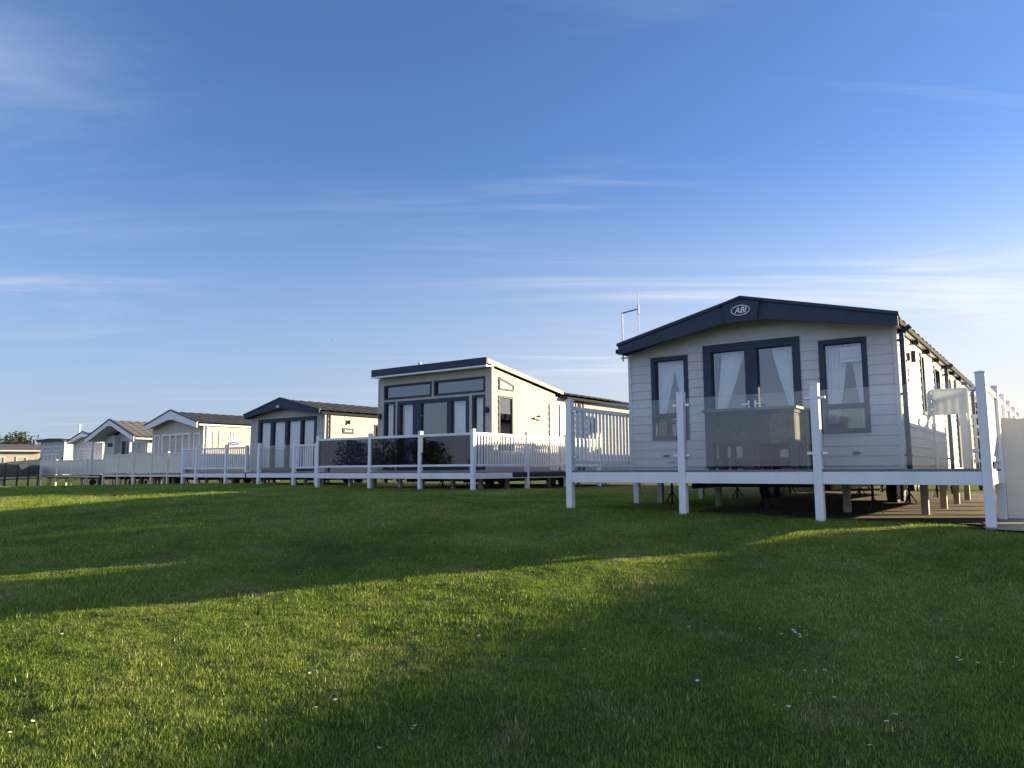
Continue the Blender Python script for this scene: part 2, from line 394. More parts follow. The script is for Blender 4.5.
# ------------------------------------------------------------------ caravan
def tiles(W, zE, zR, ov, y0, y1, wave=.045, per=.46, step=.34, thick=.05, side=None):
    """both slopes of a pantile-sheet roof as one mesh"""
    mb = MB(); half = W / 2 + ov
    sl = math.hypot(half, zR - zE); ns = max(3, round(sl / step)); ny = max(4, round((y1 - y0) / per * 6))
    for sg in ((-1, 1) if side is None else (side,)):
        b = len(mb.v); rows = []
        for i in range(ns):
            for e in (0, 1):
                k = (i + e) / ns; lift = .025 * (1 - e)
                rows.append((W / 2 + sg * half * (1 - k), zE + (zR - zE) * k + lift * 1.0))
        for (x, z) in rows:
            for j in range(ny + 1):
                y = y0 + (y1 - y0) * j / ny
                w = wave * (abs(math.sin(math.pi * y / per)) ** .7)
                mb.v.append((x, y, z + w))
        wd = ny + 1
        for i in range(len(rows) - 1):
            for j in range(ny): mb.f.append((b + i * wd + j, b + i * wd + j + 1, b + (i + 1) * wd + j + 1, b + (i + 1) * wd + j))
    # soffit and thickness below
    for sg in ((-1, 1) if side is None else (side,)):
        p = [(W / 2, zR - .012), (W / 2 + sg * half, zE - .012), (W / 2 + sg * half, zE - thick - .012), (W / 2, zR - thick - .012)]
        mb.prism(p, y0 + .004, y1 - .004, lambda a, z, w: Vector((a, w, z)))
    return mb

def gable_fascia(mb, W, zE, zR, ov, d_end, d_mid, y0, y1, flat=.0, top=.0):
    """chevron barge board: top follows the roof, bottom from d_end at the ends to d_mid at the ridge"""
    h = W / 2
    for sg in (-1, 1):
        e = h + sg * (h + ov)
        p = [(h, zR + top), (e, zE + top), (e, zE - d_end), (h + sg * flat, zR - d_mid), (h, zR - d_mid)] if flat else [(h, zR + top), (e, zE + top), (e, zE - d_end), (h, zR - d_mid)]
        mb.prism(p, y0, y1, lambda a, z, w: Vector((a, w, z)))

def chassis(root, W, L, g, wheels=True):
    mb = MB()
    for x in (W * .25, W * .75): mb.box(x - .04, x + .04, .15, L - .15, -.32, -.13)
    for y in [.4 + i * 1.6 for i in range(int((L - .6) / 1.6) + 1)]: mb.box(W * .25 + .041, W * .75 - .041, y - .03, y + .03, -.29, -.15)
    ch = mb.build('chassis', 'steel_dark', root)
    bt = MB(); bt.box(.02, W - .02, .02, L - .02, -.128, -.06); bt.build('underfloor', 'steel_dark', root)
    for x in (W * .12, W * .88, W * .5):
        for y in (.5, L * .35, L * .7, L - .5):
            j = MB(); j.tube((x, y, -.13), (x, y, g(x, y) + .02), .022, n=6)
            for q in range(3):
                t = q * 2.1; j.tube((x, y, g(x, y) + .26), (x + .15 * math.cos(t), y + .15 * math.sin(t), g(x, y) + .01), .012, n=5)
            j.build('jack_stand', 'steel_dark', root)
    if wheels:
        for x in (W * .25 - .17, W * .75 + .17):
            for y in (L * .42, L * .42 + .75):
                gz = g(x, y); r = max(.15, min(.27, (-.12 - gz) / 2)); w = MB(); w.tube((x - .09, y, gz + r), (x + .09, y, gz + r), r, n=20); wh = w.build('wheel', 'rubber', ch)
                w = MB(); w.tube((x - .093, y, gz + r), (x + .093, y, gz + r), r * .6, n=16); w.build('rim', 'steel_dark', wh)

def wall_lamp(root, M, a, z, name='wall_lamp'):
    mb = MB(); mb.box(a - .04, a + .04, z - .06, z + .06, 0.012, .04, lambda p, q, o: M(p, q, o))
    c = M(a, z, .09); mb.tube(Vector(c) - Vector((0, 0, .09)), Vector(c) + Vector((0, 0, .09)), .038, n=10)
    mb.build(name, 'lamp_black', root)

def caravan(u, s, z, W, L, label, wallm, roofm, eave, ridge, ov=.16, over=.35, fm='navy', d_end=.12, d_mid=.36, name='caravan', front_holes=(), right_holes=(), left_holes=(),
            trim='white_trim', board=.2, cap=.05, wave=.045, gutter='gutter_dark', front_setback=0.0, capm=None, rot=TH, floor_z=-.1, hollow=True, no_roof=False, corner=None, lap=.014):
    root = thing(name, u, s, z, label, 'caravan', 'static caravans in the row', rot)
    F = lambda a, zz, o: Vector((a, front_setback - o, zz)); Rt = lambda a, zz, o: Vector((W + o, a, zz)); Lf = lambda a, zz, o: Vector((-o, a, zz)); Bk = lambda a, zz, o: Vector((a, L + o, zz))
    zw = eave - .05; pk = zw + (ridge - eave) * (W / 2) / (W / 2 + ov) - .04
    y0 = front_setback
    mb = MB(); fo = [(0, floor_z), (W, floor_z), (W, zw), (W / 2, pk), (0, zw)]
    clad(mb, fo, front_holes, F, board, lap)
    if hollow:
        clad(mb, fo, front_holes, lambda a, zz, o: Vector((a, y0 + .085, zz)), 5, flat=True)
    wo = mb.build('front_wall', wallm, root)
    mb = MB(); so = [(y0, floor_z), (L, floor_z), (L, zw), (y0, zw)]
    clad(mb, so, right_holes, Rt, board, lap); clad(mb, so, left_holes, Lf, board, lap); clad(mb, [(0, floor_z), (W, floor_z), (W, zw), (W / 2, pk), (0, zw)], (), Bk, board)
    mb.build('side_wall', wallm, root)
    cm = corner or trim
    for x in (0, W):
        sg = -1 if x == 0 else 1
        for ya, yb_ in ((y0 - .026, y0 + .03), (L - .03, L + .026)):
            mb = MB(); mb.box(x - .028 if sg < 0 else x - .03, x + .03 if sg < 0 else x + .028, ya, yb_, floor_z, zw); mb.build('corner_trim', cm, root)
    if hollow:
        mb = MB(); mb.box(.08, W - .08, y0 + .09, L - .08, -.05, 0.0); mb.build('floor', 'interior_floor', root)
        mb = MB(); e = .085
        clad(mb, [(y0, 0), (L, 0), (L, zw), (y0, zw)], right_holes, lambda a, zz, o: Vector((W - e, a, zz)), 5, flat=True)
        clad(mb, [(y0, 0), (L, 0), (L, zw), (y0, zw)], left_holes, lambda a, zz, o: Vector((e, a, zz)), 5, flat=True)
        mb.box(e, W - e, 4.6, 4.66, 0, zw)
        mb.face([(e, y0, zw), (W / 2, y0, pk - .05), (W / 2, L, pk - .05), (e, L, zw)]); mb.face([(W - e, y0, zw), (W / 2, y0, pk - .05), (W / 2, L, pk - .05), (W - e, L, zw)])
        mb.build('lining', 'interior', root)
    if not no_roof:
        rf = tiles(W, eave, ridge, ov, -over, L + .12, wave).build('roof', roofm, root)
        mb = MB(); gable_fascia(mb, W, eave, ridge, ov + .01, d_end, d_mid, -over - .04, -over - .002, flat=.22 if d_mid > .2 else 0, top=.05)
        bf = mb.build('barge_board', fm, root)
        mb = MB()
        for sg in (-1, 1):
            h = W / 2; e = h + sg * (h + ov + .03)
            mb.prism([(h, ridge + .052), (e, eave + .052), (e, eave + .052 + cap), (h, ridge + .052 + cap)], -over - .065, -over + .06, lambda a, zz, w: Vector((a, w, zz)))
        mb.build('verge_cap', capm or fm, root)
        if fm == 'white_trim':
            mb = MB(); hh = W / 2; dz = .075
            for sg in (-1, 1): mb.prism([(hh, ridge - dz), (hh + sg * (hh + ov - .02), eave - dz), (hh + sg * (hh + ov - .02), eave - dz - .015), (hh, ridge - dz - .015)], -over + .002, front_setback - .02, lambda a, zz, w: Vector((a, w, zz)))
            mb.build('soffit', 'white_trim', root)
        for sg in (0, 1):
            x = -ov - .035 if sg == 0 else W + ov + .035
            mb = MB(); mb.box(x - .03, x + .03, -over + .05, L + .1, eave - .09, eave - .02); mb.build('gutter', gutter, root)
    g = lambda x, y: G(u + x * math.cos(rot - TH) - y * math.sin(rot - TH), s + x * math.sin(rot - TH) + y * math.cos(rot - TH)) - z
    chassis(root, W, L, g)
    root['W'] = W
    return root, F, Rt, Lf

# ------------------------------------------------------------------ decks
def post_mesh(x, y, zb, zt, w=.105):
    mb = MB(); h = w / 2; c = .035
    mb.box(x - h, x + h, y - h, y + h, zb, zt - c)
    b = len(mb.v); e = h + .006
    mb.v += [(x - e, y - e, zt - c), (x + e, y - e, zt - c), (x + e, y + e, zt - c), (x - e, y + e, zt - c), (x - e, y - e, zt - c + .015), (x + e, y - e, zt - c + .015), (x + e, y + e, zt - c + .015), (x - e, y + e, zt - c + .015), (x, y, zt)]
    for q in ((0, 3, 2, 1), (0, 1, 5, 4), (1, 2, 6, 5), (2, 3, 7, 6), (3, 0, 4, 7), (4, 5, 8), (5, 6, 8), (6, 7, 8), (7, 4, 8)): mb.f.append(tuple(b + i for i in q))
    return mb

class Deck:
    def __init__(d, u, s, z, w, dep, label, m='white_plastic', beam=.16, group='raised decks with white balustrades', y_right=None):
        d.u, d.s, d.z, d.m = u, s, z, m
        d.root = thing('deck', u, s, z, label, 'deck', group)
        d.slabs = []
        d.beam = beam; d.n = 0
    def slab(d, x0, x1, y0, y1):
        mb = MB(); k = max(1, round((y1 - y0) / .145)); st = (y1 - y0) / k
        for i in range(k): mb.box(x0, x1, y0 + i * st + .0025, y0 + (i + 1) * st - .0025, -.028, 0)
        mb.build('deck_board', 'deck_grey', d.root)
        mb = MB()
        for i in range(int((x1 - x0) / .6) + 1): mb.box(x0 + .05 + i * .6 - .02 if i else x0 + .05, x0 + .05 + i * .6 + .03, y0 + .05, y1 - .05, -.16, -.03)
        mb.build('joist', 'steel_dark', d.root)
    def fascia(d, x0, y0, x1, y1, m=None):
        mb = MB(); dx, dy = x1 - x0, y1 - y0; l = math.hypot(dx, dy); nx, ny = dy / l * .02, -dx / l * .02
        mb.hexa([(x0 - nx, y0 - ny, -.03 - d.beam), (x1 - nx, y1 - ny, -.03 - d.beam), (x1 + nx, y1 + ny, -.03 - d.beam), (x0 + nx, y0 + ny, -.03 - d.beam),
                 (x0 - nx, y0 - ny, -.031), (x1 - nx, y1 - ny, -.031), (x1 + nx, y1 + ny, -.031), (x0 + nx, y0 + ny, -.031)])
        mb.build('edge_beam', m or d.m, d.root, .004)
    def g(d, x, y): return G(d.u + x, d.s + y) - d.z
    def post(d, x, y, h=1.15, w=.105, m=None, ground=True):
        o = post_mesh(x, y, d.g(x, y) - .06 if ground else 0.002, h, w).build('post', m or d.m, d.root, .005); return o
    def pier(d, x, y, w=.1, m='cream_pier'):
        mb = MB(); mb.box(x - w / 2, x + w / 2, y - w / 2, y + w / 2, d.g(x, y) - .06, -.19)
        mb.build('pier', m, d.root, .004)
    def panel(d, p, q, kind, lo=.09, hi=1.02, rail=True, m=None, clamps=True, sag=0.0):
        """a balustrade bay from post p to post q"""
        m = m or d.m
        P = Vector((*p, 0)); Q = Vector((*q, 0)); D = (Q - P); l = D.length; D.normalize(); nn = Vector((D.y, -D.x, 0))
        g0 = .056; M = lambda a, z, o: P + D * a + nn * o + Vector((0, 0, z + d_sag * a)); d_sag = sag / l
        a0, a1 = g0, l - g0
        if kind == 'glass':
            mb = MB(); mb.box(a0 + .03, a1 - .03, lo, hi, -.005, .005, lambda a, z, o: M(a, z, o)); pn = mb.build('glass_panel', 'clear_glass', d.root)
            for a in (a0, a1):
                for z in (lo + .16, hi - .1):
                    c = MB(); c.box(a - .0 if a == a0 else a - .075, a + .075 if a == a0 else a, z - .022, z + .022, -.018, .018, lambda aa, zz, o: M(aa, zz, o)); c.build('clamp', 'steel', pn, .006)
            return pn
        rails = MB(); rails.box(a0, a1, hi - .07, hi, -.03, .03, lambda a, z, o: M(a, z, o)); pn = rails.build('top_rail', m, d.root, .006)
        low = MB(); low.box(a0, a1, lo, lo + .06, -.025, .025, lambda a, z, o: M(a, z, o)); low.build('bottom_rail', m, pn, .006)
        if kind == 'baluster':
            k = max(2, round((a1 - a0) / .125)); stp = (a1 - a0) / k
            for i in range(k):
                a = a0 + stp * (i + .5); b = MB(); b.box(a - .022, a + .022, lo + .06, hi - .07, -.012, .012, lambda aa, z, o: M(aa, z, o)); b.build('baluster', m, pn)
        else:
            mt = {'smoked': 'smoked_glass', 'solid': 'cream_panel', 'sheet': 'white_sheet', 'dark': 'dark_fence_glass'}[kind]; nm = {'smoked': 'smoked_glass_panel', 'solid': 'board_panel', 'sheet': 'white_panel', 'dark': 'dark_panel'}[kind]
            b = MB(); b.box(a0 + .002, a1 - .002, lo + .06, hi - .07, -.006, .006, lambda a, z, o: M(a, z, o)); b.build(nm, mt, pn)
        return pn

# ================================================================== SETTING
def ground():
    us = []; x = -900
    def ticks(lo, hi, fine0, fine1, fine, grow=1.25):
        r = []; v = fine0
        while v < fine1: r.append(v); v += fine
        st = fine
        while v < hi: r.append(v); st *= grow; v += st
        r.append(hi); v = fine0 - fine; st = fine
        while v > lo: r.append(v); st *= grow; v -= st
        r.append(lo); return sorted(r)
    us = ticks(-900, 900, -22, 12, .22, 1.07); ss = ticks(-900, 900, -12, 7, .22, 1.12)
    vs = []
    for s_ in ss:
        for u_ in us: vs.append(tuple(site(u_, s_, G(u_, s_))))
    w = len(us); fs = [(j * w + i, j * w + i + 1, (j + 1) * w + i + 1, (j + 1) * w + i) for j in range(len(ss) - 1) for i in range(w - 1)]
    me = bpy.data.meshes.new('ground'); me.from_pydata(vs, [], fs); me.update(); me.materials.append(MAT['lawn'])
    me.polygons.foreach_set('use_smooth', [True] * len(me.polygons))
    o = bpy.data.objects.new('ground', me); col.objects.link(o); tag(o, 'mown grass bank rising to the row of caravans', 'lawn', kind='structure')
def sheet(name, u0, u1, s0, s1, m, label, lift=.004, rag=0.0, n=.25):
    vs = []; nu = max(2, int((u1 - u0) / n)); ns = max(2, int((s1 - s0) / n))
    for j in range(ns + 1):
        for i in range(nu + 1):
            u_ = u0 + (u1 - u0) * i / nu; s_ = s0 + (s1 - s0) * j / ns
            k = rag * noise.noise(Vector((u_ * 1.6, s_ * 1.6, 1)))
            if j in (0,): s_ += k
            if i in (0, nu): u_ += k
            vs.append(tuple(site(u_, s_, G(u_, s_) + lift)))
    fs = [(j * (nu + 1) + i, j * (nu + 1) + i + 1, (j + 1) * (nu + 1) + i + 1, (j + 1) * (nu + 1) + i) for j in range(ns) for i in range(nu)]
    me = bpy.data.meshes.new(name); me.from_pydata(vs, [], fs); me.update(); me.materials.append(MAT[m])
    o = bpy.data.objects.new(name, me); col.objects.link(o); tag(o, label, 'ground', kind='structure')
ground()
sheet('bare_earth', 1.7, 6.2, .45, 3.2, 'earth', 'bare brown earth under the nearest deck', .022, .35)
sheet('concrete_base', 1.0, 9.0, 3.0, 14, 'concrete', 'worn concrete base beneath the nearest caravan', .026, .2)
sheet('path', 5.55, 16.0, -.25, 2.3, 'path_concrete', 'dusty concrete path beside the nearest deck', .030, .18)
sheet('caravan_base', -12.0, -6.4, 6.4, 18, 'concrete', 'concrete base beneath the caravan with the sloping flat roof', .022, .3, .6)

# ================================================================== NEAREST CARAVAN
c1, F, Rt, Lf = caravan(.15, 1.86, -.01, 4.35, 11.0, 'nearest grey static caravan with navy barge boards, oval badge and curtained patio doors', 'clad_grey', 'roof_dark', 2.17, 2.72,
    front_holes=[(.42, 1.11, .51, 1.98), (1.39, 2.99, .03, 2.10), (3.27, 3.96, .54, 1.99)], right_holes=[(2.28, 2.66, .92, 1.98), (3.95, 4.72, 1.2, 1.95), (5.8, 6.5, 1.2, 1.95)], left_holes=[(2.3, 3.3, .9, 1.95)], d_end=.10, d_mid=.30, over=.36, ov=.06, corner='clad_grey', board=.15, lap=.013)
window(c1, F, .42, 1.11, .51, 1.98, .075, mull_z=[(.94, .075)], fm='navy')
window(c1, F, 3.27, 3.96, .54, 1.99, .075, mull_z=[(.955, .075)], fm='navy')
pd = window(c1, F, 1.39, 2.99, .03, 2.10, .13, mull_a=[(2.205, .20)], fm='navy', name='patio_door', fws=(.14, .12, .16, .13))
for sx in (-1, 1):
    h = MB(); x = 2.205 + sx * .055
    h.box(x - .016, x + .016, .96, 1.12, -.04 , -.026, lambda a, z, o: F(a, z, -o)) ; h.box(x - .010, x + .010, 1.05, 1.07, -.075, -.04, lambda a, z, o: F(a, z, -o))
    h.box(min(x, x + sx * .11), max(x, x + sx * .11), 1.048, 1.072, -.088, -.075, lambda a, z, o: F(a, z, -o)); h.build('handle', 'steel', pd)
window(c1, Rt, 2.28, 2.66, .92, 1.98, .06, fm='navy'); window(c1, Rt, 3.95, 4.72, 1.2, 1.95, .06, fm='navy'); window(c1, Rt, 5.8, 6.5, 1.2, 1.95, .06, fm='navy'); window(c1, Lf, 2.3, 3.3, .9, 1.95, .06, fm='navy')
# entrance door in the side
mb = MB(); mb.box(7.25, 8.15, .03, 1.98, .014, .05, lambda a, z, o: Rt(a, z, o)); dr = mb.build('side_door', 'navy', c1, .006)
mb = MB(); mb.box(7.45, 7.95, 1.1, 1.8, .05, .056, lambda a, z, o: Rt(a, z, o)); mb.build('pane', 'dark_glass', dr)
mb = MB(); mb.box(7.33, 7.36, .95, 1.1, .05, .09, lambda a, z, o: Rt(a, z, o)); mb.build('handle', 'steel', dr)
# downpipes
for y, nm in ((.10, 0), (5.3, 0), (10.8, 0)):
    mb = MB(); mb.tube((4.35 + .075, y, 2.02), (4.35 + .075, y, -.12), .036, n=10); mb.tube((4.35 + .075, y, 2.02), (4.35 + .2, y, 2.1), .036, n=10)
    for z in (.2, 1.1, 1.9): mb.box(4.35 + .01, 4.35 + .115, y - .045, y + .045, z - .015, z + .015)
    mb.build('downpipe', 'navy', c1)
wall_lamp(c1, Rt, 1.02, 1.76)
mb = MB(); window(c1, Rt, .62, .98, 1.32, 1.62, .03, fm='clad_grey', gm='blind_glass', name='meter_box', proud=.025, deep=.004)
# vents
for a, z in ((.67, .24), (.77, .14), (3.74, .24)):
    mb = MB(); oval(mb, F, a, z, .062, .024, .004, .028, 24); vt = mb.build('vent', 'navy' if z > .2 else 'downlight', c1)
    mb = MB()
    for k in range(3): mb.box(a - .04, a + .04, z - .012 + k * .009, z - .008 + k * .009, .028, .031, lambda p, q, o: F(p, q, o))
    mb.build('vent_slot', 'black_frame', vt)
# apex plate and oval badge
W1 = 4.35; yb = -.36 - .04
def apex(a, z, o): return Vector((a, yb - o, z))
mb = MB(); h = W1 / 2; sl = .55 / (h + .06)
mb.prism([(h - .30, 2.72 + .05 - .30 * sl), (h, 2.77), (h + .30, 2.77 - .30 * sl), (h + .24, 2.40 - .24 * sl * .4), (h, 2.40), (h - .24, 2.40 - .24 * sl * .4)], .004, .05, lambda a, z, w: apex(a, z, w))
mb.prism([(h - .34, 2.805 - .34 * sl), (h, 2.815), (h + .34, 2.805 - .34 * sl), (h + .34, 2.77 - .34 * sl), (h, 2.772), (h - .34, 2.77 - .34 * sl)], -.05, .075, lambda a, z, w: apex(a, z, w))
ap = mb.build('apex_plate', 'navy', c1, .004)
mb = MB(); oval(mb, apex, h, 2.575, .155, .085, .052, .062); bd = mb.build('badge', 'navy', ap)
mb = MB(); oval(mb, apex, h, 2.575, .155, .085, .0625, .068, ring=.012); mb.build('badge_ring', 'white_plastic', bd)
me = text_mesh('ABI', .135, .3); me.materials.append(MAT['white_plastic'])
lt = bpy.data.objects.new('badge_lettering', me); col.objects.link(lt); lt.parent = bd; lt.location = (h - .004, yb - .066, 2.572); lt.rotation_euler = (math.pi / 2, 0, 0); lt.scale = (.92, 1, 1)
for o_ in c1.children:
    if o_.name.split('.')[0] in ('barge_board', 'verge_cap', 'apex_plate', 'roof'): o_.location.x = .045; o_.location.z = -.035
for k in range(9):
    mb = MB(); mb.box(4.37, 4.47, .15 + k * 1.25, .23 + k * 1.25, 2.01, 2.075); mb.build('gutter_bracket', 'gutter_dark', c1)
mb = MB(); mb.box(4.372, 4.44, -.2, 11.0, 2.078, 2.09); mb.build('soffit_strip', 'white_trim', c1)
# downlights under the barge board
for a in (.9, 1.75, 2.75, 3.5):
    mb = MB(); zz = 2.17 - .05 + (min(a, W1 - a)) * sl - .02
    mb.tube((a, -.18, zz - .05), (a, -.18, zz), .045, n=12); mb.build('downlight', 'navy', c1)
# aerial at the left eave
mb = MB(); X0, Y0 = -.16, .04
mb.tube((X0, Y0, 1.98), (X0, Y0, 2.90), .017, n=8); mb.tube((X0, Y0, 2.88), (X0 + .33, Y0, 2.92), .014, n=8); mb.tube((X0 + .33, Y0, 2.52), (X0 + .33, Y0, 3.28), .012, .006, n=8)
mb.tube((X0 + .33, Y0, 2.82), (X0 + .33, Y0, 3.0), .022, n=8); mb.tube((-.0, Y0, 2.14), (X0 - .04, Y0, 2.14), .013, n=6); mb.tube((-.0, Y0, 2.04), (X0 - .04, Y0, 2.04), .013, n=6)
mb.build('aerial', 'steel', c1)
# curtains
cg = 'white tie-back curtains in the nearest caravan'
curtain(c1, F, (.49, .82), (.49, .60), .97, 1.92, 'left white curtain in the narrow window left of the patio doors', group=cg)
curtain(c1, F, (.78, 1.04), (.97, 1.04), .97, 1.92, 'right white curtain in the narrow window left of the patio doors', group=cg, pleats=5)
curtain(c1, F, (1.66, 2.04), (1.51, 1.60), .75, 2.0, 'white curtain swept to the left in the patio doors of the nearest caravan', group=cg)
curtain(c1, F, (2.50, 2.90), (2.84, 2.92), .75, 2.0, 'white curtain swept to the right in the patio doors of the nearest caravan', group=cg)
curtain(c1, F, (3.32, 3.66), (3.32, 3.48), .7, 1.93, 'white curtain on the left of the window with a paper notice', group=cg)
curtain(c1, F, (3.70, 3.92), (3.84, 3.92), .7, 1.93, 'white curtain on the right of the window with a paper notice', group=cg, pleats=5)
mb = MB(); mb.box(3.57, 3.87, 1.63, 1.86, -.052, -.049, lambda a, z, o: F(a, z, o)); nt_ = mb.build('notice', 'paper')
mb = MB()
for zz, a, b in ((1.80, 3.66, 3.78), (1.76, 3.64, 3.81), (1.70, 3.605, 3.83), (1.675, 3.605, 3.83)): mb.box(a, b, zz - .006, zz + .006, -.049, -.0475, lambda p, q, o: F(p, q, o))
pr = mb.build('print_line', 'clad_grey', nt_)
nt_.matrix_world = Matrix.Translation(c1.location) @ Matrix.Rotation(TH, 4, 'Z')
tag(nt_, 'white paper notice stuck high inside the right window of the nearest caravan', 'notice')

# nearest deck
d1 = Deck(0, 0, -.01, 5.66, 2.0, 'nearest raised deck with white posts and clear glass balustrade')
d1.slab(-.03, 5.69, -.03, 1.80); d1.slab(4.60, 5.69, 1.805, 9.0); d1.slab(-.03, .13, 1.805, 2.36)
PX = [0, 1.9157, 3.7958, 5.6647]
for a, b in zip(PX, PX[1:]): d1.fascia(a + .053, -.02, b - .053, -.02)
for x in PX: d1.post(x, 0, 1.15)
for a, b in zip(PX, PX[1:]): d1.panel((a, 0), (b, 0), 'glass', .05, 1.04)
d1.post(0, 2.33, 1.15); d1.panel((0, 0), (0, 2.33), 'baluster', .10, 1.03); d1.fascia(-.02, 2.27, -.02, .053)
SY = [0, 2.0, 3.5, 5.0, 6.6, 8.4]
for y in SY[1:]: d1.post(5.6647, y, 1.15)
for a, b in zip(SY, SY[1:]): d1.panel((5.6647, a), (5.6647, b), 'sheet', .09, 1.03); d1.fascia(5.68, a + .053, 5.68, b - .053)
for x, y in ((1.44, 2.6), (3.62, 2.3), (4.66, 2.55), (4.66, 4.7), (4.66, 6.6), (4.66, 8.6)):
    d1.pier(x, y)
for y in (3.0, 5.0): d1.pier(.15, y)
d1.post(5.0, 5.2, 1.0, ground=False); d1.panel((5.05, 5.2), (5.66, 5.2), 'baluster', .10, .95)
mb = MB(); mb.box(4.52, 5.08, 5.23, 5.25, .97, 1.41); mb.box(4.51, 5.09, 5.22, 5.26, 1.41, 1.44); mb.build('wind_panel', 'white_sheet', d1.root)
for k, x in enumerate((4.62, 4.75, 4.88, 5.00)): mb = MB(); mb.box(x - .028, x + .028, 5.275, 5.29, .97, 1.20 + k * .035); mb.build('shadow_slat', 'white_plastic', d1.root)  # slats added behind the translucent sheet so their shadows show through it
mb = MB(); mb.hexa([(4.54, 5.275, 1.16), (5.06, 5.275, 1.30), (5.06, 5.30, 1.30), (4.54, 5.30, 1.16), (4.54, 5.275, 1.25), (5.06, 5.275, 1.39), (5.06, 5.30, 1.39), (4.54, 5.30, 1.25)]); mb.build('shadow_rail', 'white_plastic', d1.root)  # sloping rail added behind the sheet to throw a slanting shadow onto it
for x in (4.53, 5.07): mb = MB(); mb.box(x - .02, x + .02, 5.265, 5.30, 0.0, 1.40); mb.build('wind_panel_stay', 'white_plastic', d1.root)

# rattan dining set on the nearest deck
tb = thing('dining_table', 2.81, .78, -.01, 'square grey rattan dining table on the nearest deck, its chairs tucked under', 'table')
mb = MB(); mb.box(-.68, .68, -.54, .54, .835, .875); mb.build('tabletop', 'table_top', tb, .006)
mb = MB(); mb.box(-.64, .64, -.50, .50, .79, .834); mb.build('apron', 'rattan', tb)
for sx in (-1, 1):
    for sy in (-1, 1):
        mb = MB(); x, y = sx * .03, sy * .47; mb.box(x - .028, x + .028, y - .03, y + .03, 0, .79); mb.build('leg', 'rattan', tb)
def rattan_chair(x, y, rot, label):
    c = thing('rattan_chair', x, y, -.01, label, 'chair', 'rattan chairs tucked under the deck table', TH + rot)
    mb = MB(); mb.box(-.29, .29, -.24, -.19, .36, .785); mb.build('backrest', 'rattan', c, .01)
    for sx in (-1, 1): mb = MB(); mb.box(min(sx * .24, sx * .29), max(sx * .24, sx * .29), -.185, .21, .36, .70 if False else .785); mb.build('armrest', 'rattan', c, .01)
    mb = MB(); mb.box(-.235, .235, -.185, .23, .36, .43); mb.build('seat', 'rattan', c)
    for sx in (-1, 1):
        for sy in (-1, 1): mb = MB(); mb.box(sx * .25 - .035, sx * .25 + .035, sy * .19 - .035, sy * .19 + .035, 0, .358); mb.build('leg', 'rattan', c)
rattan_chair(2.48, .53, 0, 'rattan chair at the front left of the deck table, its back to the lawn')
rattan_chair(3.15, .53, 0, 'rattan chair at the front right of the deck table, its back to the lawn')
rattan_chair(2.48, 1.05, math.pi, 'rattan chair at the rear left of the deck table, backing onto the patio doors')
rattan_chair(3.15, 1.05, math.pi, 'rattan chair at the rear right of the deck table, backing onto the patio doors')

# ================================================================== SECOND CARAVAN (sloping flat roof)
c2 = thing('caravan', -11.58, 6.9, -.04, 'sage caravan with tall glazed front and navy fascia under a roof sloping backwards', 'caravan', 'static caravans in the row')
W2 = 4.65; F2 = lambda a, z, o: Vector((a, -o, z)); R2 = lambda a, z, o: Vector((W2 + o, a, z)); L2 = lambda a, z, o: Vector((-o, a, z))
fh = [(.23, 2.31, 2.32, 2.79), (2.41, 4.42, 2.32, 2.79), (.24, .75, .06, 2.25), (.85, 3.81, .06, 2.24), (3.93, 4.42, .06, 2.25)]
rh = [(.31, 1.04, .60, 2.23)]
mb = MB(); fo = [(0, -.1), (W2, -.1), (W2, 3.02), (0, 3.02)]; clad(mb, fo, fh, F2, .2); clad(mb, fo, fh, lambda a, z, o: Vector((a, .085, z)), 5, flat=True); mb.build('front_wall', 'clad_sage', c2)
mb = MB(); top = lambda y: 3.02 - .155 * y
so = [(0, -.1), (3.4, -.1), (3.4, top(3.4)), (0, top(0))]
clad(mb, so, rh, R2, .2); clad(mb, so, (), L2, .2); so = [(3.4, -.1), (11, -.1), (11, 2.42), (3.4, 2.42)]; clad(mb, so, [(5.4, 6.1, .9, 1.9)], R2, .2); clad(mb, so, (), L2, .2)
clad(mb, [(0, -.1), (W2, -.1), (W2, 2.42), (W2 / 2, 2.9), (0, 2.42)], (), lambda a, z, o: Vector((a, 11 + o, z)), .2); mb.build('side_wall', 'clad_sage', c2)
mb = MB(); mb.box(.08, W2 - .08, .09, 10.9, -.05, 0); mb.build('floor', 'interior_floor', c2)
mb = MB(); mb.box(.1, W2 - .1, 4.4, 4.46, 0, 2.4); mb.face([(.09, .09, 0), (.09, 4.4, 0), (.09, 4.4, 2.4), (.09, .09, 2.95)])
clad(mb, [(.09, 0), (4.4, 0), (4.4, 2.33), (.09, 2.95)], rh, lambda a, z, o: Vector((W2 - .09, a, z)), 5, flat=True); mb.face([(.09, .09, 2.96), (W2 - .09, .09, 2.96), (W2 - .09, 4.4, 2.34), (.09, 4.4, 2.34)])
mb.box(.5, 1.2, 2.6, 4.3, 0, .85); mb.box(2.2, 3.9, 3.6, 4.3, 0, .8); mb.build('lining', 'interior', c2)
mb = MB()
for x in (0, W2): mb.box(x - .03, x + .03, -.03, .03, -.1, 3.0)
mb.build('corner_trim', 'clad_sage', c2)
mb = MB(); mb.hexa([(-.02, -.30, 3.17), (W2 + .05, -.30, 3.17), (W2 + .05, 3.75, 2.53), (-.02, 3.75, 2.53), (-.02, -.30, 3.23), (W2 + .05, -.30, 3.23), (W2 + .05, 3.75, 2.59), (-.02, 3.75, 2.59)]); mb.build('roof', 'roof_dark', c2)
mb = MB(); mb.box(-.03, W2 + .06, -.28, 0.03, 3.03, 3.06); mb.build('soffit', 'white_trim', c2)
